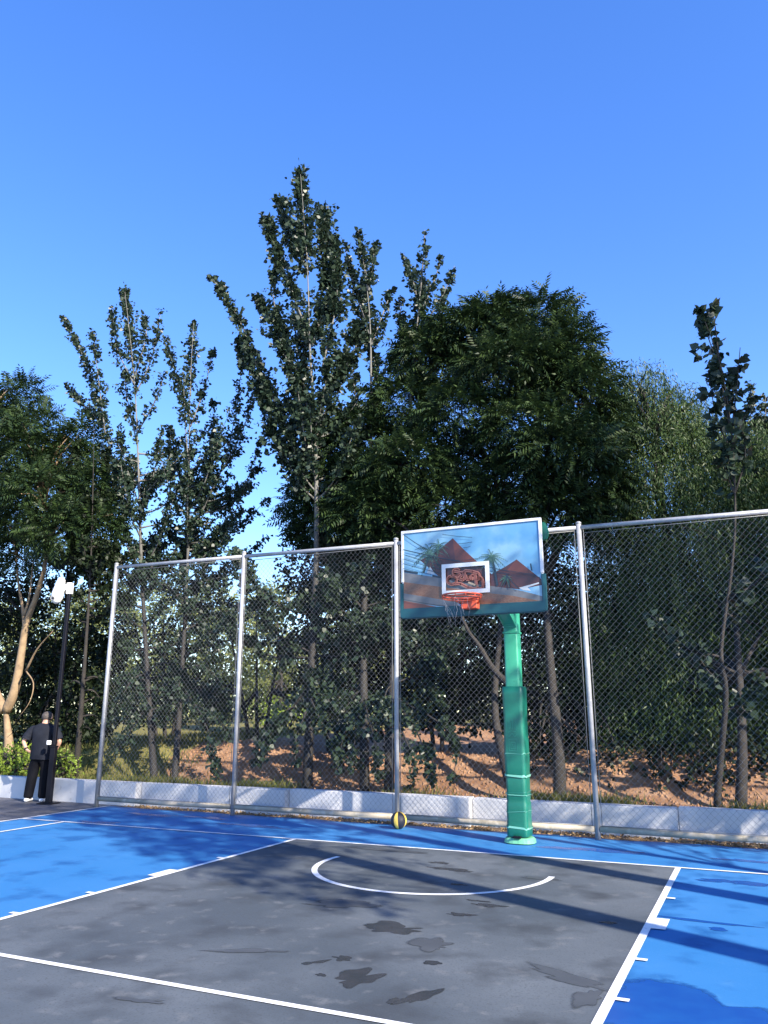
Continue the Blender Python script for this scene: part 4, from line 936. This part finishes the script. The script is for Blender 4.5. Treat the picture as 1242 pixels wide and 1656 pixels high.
# feathery tree at the left edge
Yl = 4.0
crown_tree('feathery_tree', 'feathery leaved tree with forked sunlit tan trunk at the left edge', at(15, 1255, Yl)[:2],
    [([at(12, 1262, Yl), at(14, 1200, Yl), at(8, 1140, Yl)], 0.17), ([at(10, 1150, Yl), at(24, 1115, Yl), at(34, 1060, Yl), at(42, 1010, Yl), at(60, 960, Yl), at(74, 900, Yl), at(70, 800, Yl)], 0.12),
     ([at(8, 1150, Yl), at(-10, 1110, Yl), at(-30, 1020, Yl), at(-40, 850, Yl), at(-20, 700, Yl)], 0.12), ([at(40, 1020, Yl), at(37, 985, Yl), at(30, 945, Yl), at(24, 880, Yl)], 0.05), ([at(38, 1000, Yl), at(48, 960, Yl), at(54, 900, Yl)], 0.035),
     ([at(42, 1085, Yl-.2), at(60, 1050, Yl-.3), at(86, 1020, Yl-.4)], 0.03), ([at(42, 1085, Yl-.2), at(54, 1105, Yl-.3), at(48, 1135, Yl-.4), at(30, 1160, Yl-.4)], 0.018)],
    cl([(30, 650, 40, 36, .2), (-20, 680, 50, 50, 0), (60, 700, 40, 40, -.2), (20, 740, 60, 46, -.6), (100, 740, 46, 40, .2), (70, 800, 60, 44, -.7), (140, 800, 44, 44, 0), (160, 850, 40, 36, -.2), (10, 830, 60, 40, -.3), (100, 860, 60, 36, -.6), (40, 890, 44, 30, .2), (130, 710, 34, 30, .5), (-40, 780, 60, 60, 0), (170, 790, 30, 40, .5)], Yl),
    'frond', 'pinnate', 'bark_tan', 42, n_per=1.5)
# willow at the right
Yw = 6.2
crown_tree('willow_tree', 'fine leaved willow with hanging strands right of the domed tree', at(1195, 1300, Yw)[:2],
    [([at(1100, 1290, Yw), at(1095, 1120, Yw), at(1080, 900, Yw), at(1060, 700, Yw)], 0.16), ([at(1195, 1300, 3.15), at(1200, 1180, 3.6), at(1190, 1000, Yw-1.2), at(1180, 800, Yw)], 0.09)],
    cl([(1145, 690, 40, 36, .4), (1200, 715, 44, 40, .6), (1100, 650, 36, 34, .4), (1170, 740, 50, 40, .3), (1240, 740, 40, 50, .5), (1040, 620, 46, 40, .3), (1000, 640, 40, 44, .5), (1080, 680, 46, 50, 0), (1010, 720, 50, 56, 0), (1110, 720, 50, 50, .3), (1060, 790, 70, 56, -.4), (1150, 790, 60, 56, -.2), (1210, 780, 46, 56, .3), (1000, 830, 60, 50, .2), (1120, 870, 76, 50, -.6), (1210, 870, 60, 56, -.3), (1040, 900, 70, 50, -.2),
        (1000, 980, 70, 60, -.3), (1090, 980, 70, 60, -.8), (1180, 980, 66, 60, -.6), (1250, 960, 50, 70, 0), (1040, 1080, 76, 60, -.9), (1130, 1080, 76, 60, -1.0), (1220, 1080, 60, 60, -.6), (960, 1060, 50, 60, -.4), (1000, 1160, 56, 40, -.9), (1090, 1170, 66, 40, -.8), (1240, 1160, 50, 40, -.4), (1290, 900, 60, 120, 0), (1300, 1080, 60, 100, 0)], Yw),
    'willow', 'willow', 'bark_grey', 43, n_per=2.4)
# understory trees filling the band behind the fence
us = [
    ('dark leafy undergrowth tree between the two leftmost poplar trunks', 265, 6.0, [(240, 1060, 60, 50, 0), (300, 1040, 60, 50, 0), (210, 1120, 50, 40, -.2), (270, 1140, 56, 36, -.3), (330, 1120, 44, 40, 0)]),
    ('dark leafy undergrowth tree left of the tallest poplar trunk', 415, 6.6, [(345, 1130, 34, 34, 0), (490, 1040, 36, 60, 0), (470, 1150, 40, 26, -.2), (390, 1168, 40, 20, -.3)]),
    ('dark leafy undergrowth tree right of the tallest poplar trunk', 545, 6.0, [(540, 1000, 50, 60, 0), (530, 1110, 56, 50, -.2), (590, 1060, 56, 60, -.3), (500, 920, 44, 50, .3), (570, 920, 50, 50, 0), (600, 1160, 50, 36, -.2), (620, 960, 50, 56, -.3)]),
    ('dark undergrowth tree directly below the backboard', 715, 5.8, [(680, 1030, 60, 56, 0), (750, 1060, 60, 56, .2), (690, 1130, 56, 40, 0), (760, 1150, 50, 30, .3), (720, 950, 70, 50, .4), (640, 1090, 40, 50, 0)]),
    ('dark undergrowth tree right of the green pole', 890, 5.6, [(870, 960, 56, 56, .3), (930, 980, 56, 60, .3), (880, 1080, 56, 56, 0), (940, 1090, 50, 60, 0), (910, 1180, 56, 40, -.2), (850, 1170, 36, 40, 0), (960, 1190, 44, 40, 0), (800, 1000, 50, 50, .4), (930, 1225, 34, 20, -1.1), (870, 1222, 30, 18, -1.0), (985, 1240, 26, 18, -1.2)]),
    ('dark undergrowth shrub filling the space under the willow strands', 1080, 7.4, [(1020, 1130, 70, 56, 0), (1110, 1140, 70, 50, 0), (1190, 1130, 66, 56, 0), (1260, 1120, 60, 70, 0), (1060, 1040, 80, 60, .4), (1180, 1030, 80, 60, .4), (1030, 1215, 44, 22, -2.6), (1110, 1222, 46, 24, -2.8), (1200, 1228, 40, 26, -2.9), (1250, 1215, 36, 30, -2.8), (1075, 1250, 18, 16, -3.2), (1150, 1255, 22, 16, -3.3)]),
    ('dark green undergrowth behind the standing man', 90, 5.6, [(60, 1080, 50, 50, 0), (20, 985, 44, 36, .3), (70, 960, 36, 30, .4), (-20, 960, 44, 44, .3), (110, 1060, 50, 50, .2), (30, 1160, 50, 36, -.2), (90, 1170, 46, 30, 0), (150, 1080, 40, 50, .2), (140, 1160, 40, 36, .2), (0, 1060, 50, 60, .3), (170, 1020, 40, 40, .6)]),
]
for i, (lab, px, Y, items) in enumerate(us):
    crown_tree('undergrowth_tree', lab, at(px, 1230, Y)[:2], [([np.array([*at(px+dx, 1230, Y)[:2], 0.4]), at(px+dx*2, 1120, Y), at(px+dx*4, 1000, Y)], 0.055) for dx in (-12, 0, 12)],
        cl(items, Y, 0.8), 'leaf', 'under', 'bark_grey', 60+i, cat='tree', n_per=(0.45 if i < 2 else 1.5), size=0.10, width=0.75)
# sunlit pale shrubs and trees beyond the earth bank
far = [
    ('pale olive tree catching sun between the second fence panel poplars', 430, 17.0, [(420, 990, 34, 30, 0), (450, 965, 30, 22, .5), (400, 1030, 40, 40, 0), (450, 1060, 44, 46, 0), (430, 1120, 40, 40, 0)], 'olive'),
    ('pale olive tree catching sun behind the leftmost fence panel', 330, 18.0, [(340, 980, 40, 26, 0), (290, 970, 36, 24, 0), (230, 975, 36, 24, .5), (360, 1030, 40, 44, 0), (300, 1050, 50, 50, 0), (240, 1050, 50, 50, 0), (360, 1110, 50, 50, 0), (260, 1120, 50, 50, 0)], 'olive'),
    ('pale olive tree beyond the camera pole', 150, 19.0, [(150, 980, 36, 26, 0), (110, 985, 30, 22, 0), (180, 1020, 40, 50, 0), (130, 1060, 50, 56, 0), (60, 1040, 50, 56, 0), (0, 1040, 50, 60, 0), (180, 1110, 50, 46, 0)], 'olive'),
    ('yellow green hedge plant glowing low between the poplar trunks', 448, 13.0, [(440, 1150, 24, 14, 0), (468, 1152, 20, 12, 0)], 'bright'),
    ('yellow green tree glimpsed right of the tallest poplar trunk', 560, 18.0, [(545, 1100, 30, 40, 0), (590, 1020, 30, 40, 0), (600, 1100, 40, 46, 0), (530, 1040, 34, 40, 0), (640, 1060, 40, 60, 0)], 'olive'),
    ('dull green tree far behind the area under the backboard', 730, 20.0, [(690, 1060, 50, 60, 0), (760, 1060, 50, 60, 0), (830, 1060, 50, 60, 0), (720, 980, 60, 50, 0), (800, 970, 60, 60, 0), (720, 1130, 60, 36, 0), (810, 1130, 60, 40, 0)], 'under'),
    ('dull green tree far behind the right fence panel', 1000, 20.0, [(920, 1060, 60, 70, 0), (1010, 1060, 60, 70, 0), (1100, 1060, 60, 80, 0), (1200, 1060, 70, 90, 0), (960, 960, 60, 60, 0), (1080, 950, 70, 70, 0), (1200, 940, 70, 70, 0)], 'under'),
]
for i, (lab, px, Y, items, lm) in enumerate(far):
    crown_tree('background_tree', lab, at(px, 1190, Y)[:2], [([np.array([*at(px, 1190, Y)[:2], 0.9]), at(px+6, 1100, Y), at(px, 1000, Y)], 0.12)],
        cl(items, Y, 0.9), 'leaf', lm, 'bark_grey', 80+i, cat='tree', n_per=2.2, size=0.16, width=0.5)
# far wood that closes the view, one mass
rng = np.random.default_rng(99); Q = []
for k in range(46):
    x = -75+2.7*k+rng.uniform(-1, 1); y = 34+rng.uniform(-3, 6); h = rng.uniform(1.6, 2.6)
    Q.append(clump_leaves((x, y, 1.2+h*0.8), (2.4, 2.0, h), 900, 0.34, 0.6))
tag(quads_obj('far_wood', np.concatenate(Q), 4, M['under']), 'dark line of far undergrowth closing the view beyond the earth bank', kind='stuff', cat='wood')
# low shrubs behind the wall at the left
for i, (lab, x, y, items) in enumerate([
    ('bright yellow green shrub above the wall left of the standing man', 20, 1258, [(10, 1232, 26, 18, 0), (40, 1240, 18, 14, 0), (-20, 1236, 26, 20, 0), (30, 1222, 14, 10, .2)]),
    ('small bright green shrub above the wall right of the standing man', 102, 1262, [(100, 1235, 14, 12, 0), (110, 1245, 12, 10, 0), (96, 1225, 8, 8, 0)])]):
    b = at(x, y, 3.0); crown_tree('leafy_shrub', lab, b[:2], [([b, at(x, y-30, 3.0)], 0.02), ([b, at(x+10, y-25, 3.0)], 0.015)], cl(items, 3.0), 'leaf', 'bright', 'bark_grey', 120+i, cat='shrub', n_per=1.6, size=0.07, width=0.6)
# hanging vine stem below the backboard
# ------------------------------------------------------------------ row of trees right of the court, whose shadows fall over it; the last two are added shade casters
def shade_tree(label, X, Yb, tr, zc, gpts, seed, lean=0.0, rad=0.75):
    global rng
    rng = np.random.default_rng(seed); root = empty('unseen_tree', (X, Yb, -0.05)); tag(root, label, 'tree', 'trees along the right side of the court')
    wd = Wood(); top = zc+4.5
    tp = smooth_path([(0, 0, -0.05), (0.0, 0.0, zc*0.5), (0, 0.0, zc), (0.05, 0, top)], 6); m = len(tp)
    wd.tube(tp, [tr*(1-0.25*min(p[2]/zc, 1)) if p[2] <= zc else tr*0.75*(1-0.9*(p[2]-zc)/(top-zc)) for p in tp], 12); Q = []
    for (gx, gy_, r) in gpts:
        s = (X-gx)/SAZ[0]; c = np.array([X+rng.uniform(-.5, .5), gy_+SAZ[1]*s, s*math.tan(SUN_EL)])
        s2 = (c[0]-gx)/SAZ[0]; c = np.array([c[0], gy_+SAZ[1]*s2, s2*math.tan(SUN_EL)])-np.array([X, Yb, -0.05])
        b = np.array([0, 0, min(max(c[2]-1.0-0.4*abs(c[1]), zc*0.7), top)])
        p = smooth_path([b, (b+c)/2+np.array([0, 0, .1]), c], 4); wd.tube(p, [0.018*(1-i/(len(p)-1))+0.004 for i in range(len(p))], 6)
        Q.append(clump_leaves(c, (r, r, r), int(1150*r*r), 0.10, 0.8, twig=8, shell=0.0))
    wd.build('trunk', M['bark_grey'], root); quads_obj('crown', np.concatenate(Q), 4, M['poplar'], root)
shade_tree('nearest tree beside the right of the court casting the lower long shadow', 9.0, -6.0, 0.21, 8.0,
    [(-.5, -2.75, .45), (-1.2, -2.35, .5), (-2.0, -2.0, .5), (-2.6, -1.4, .6), (-3.3, -1.0, .8), (-4.0, -.4, .8), (-3.0, -.4, .6), (-5.2, .2, .8), (-4.6, .7, .6), (-6.2, .7, .8), (-3.6, .5, .6), (-7.2, 1.2, .8), (-2.2, -.9, .35), (-6.8, .3, .5), (-8.2, 1.0, .7), (-1.0, -.8, .25), (-5.6, 1.0, .6)], 201)
shade_tree('second tree beside the right of the court casting the middle long shadow', 9.0, -4.1, 0.19, 7.5,
    [(-1.9, 2.0, .45), (-2.6, .9, .5), (-3.4, 1.5, .5), (-3.6, 2.3, .5), (-6.6, 2.0, .7), (-7.4, 2.3, .7), (-5.9, 2.6, .5), (-8.6, 1.9, .6), (-1.5, .25, .25), (-9.8, 2.2, .6)], 202)
shade_tree('third slimmer tree beside the right of the court casting the upper shadow', 9.0, -2.6, 0.10, 6.0,
    [(.6, 2.5, .5), (1.4, 2.3, .5), (2.2, 2.2, .5), (.2, 2.7, .4), (2.8, 2.3, .5), (1.8, 1.7, .3)], 203)
shade_tree('fourth tree beside the right of the court next to the fence', 9.2, -0.4, 0.14, 4.0,
    [(3.3, 2.3, .6), (4.2, 2.4, .7), (2.6, 2.6, .5), (1.2, 2.7, .5), (5.0, 2.8, .8), (-.2, 2.7, .3)], 204)

shade_tree('unseen dense tree added just behind the right end of the fence to shade the undergrowth', 9.2, 2.4, 0.15, 4.5,  # added out of view; leaf clumps placed to shade the right undergrowth
    [(2.2, 6.6, .9), (1.2, 7.2, .9), (.2, 6.8, .9), (-.8, 7.4, 1.0), (-1.8, 6.9, .9), (-2.6, 7.8, 1.0), (-3.6, 7.0, .8), (1.8, 8.2, 1.0), (.4, 8.6, 1.0), (-1.2, 8.8, 1.0)], 205, rad=.9)
shade_tree('unseen dense tree added further back behind the right end of the fence to shade the undergrowth', 9.8, 5.0, 0.15, 4.5,  # also added out of view, carries the undergrowth shade further left
    [(-3.8, 8.6, 1.0), (-4.8, 7.6, .9), (-5.8, 8.4, 1.0), (-6.8, 7.6, .9), (-7.8, 8.6, 1.0), (-2.4, 9.6, 1.0), (-.4, 10.0, 1.0), (1.4, 9.8, 1.0), (-4.6, 9.8, 1.0)], 206, rad=.9)
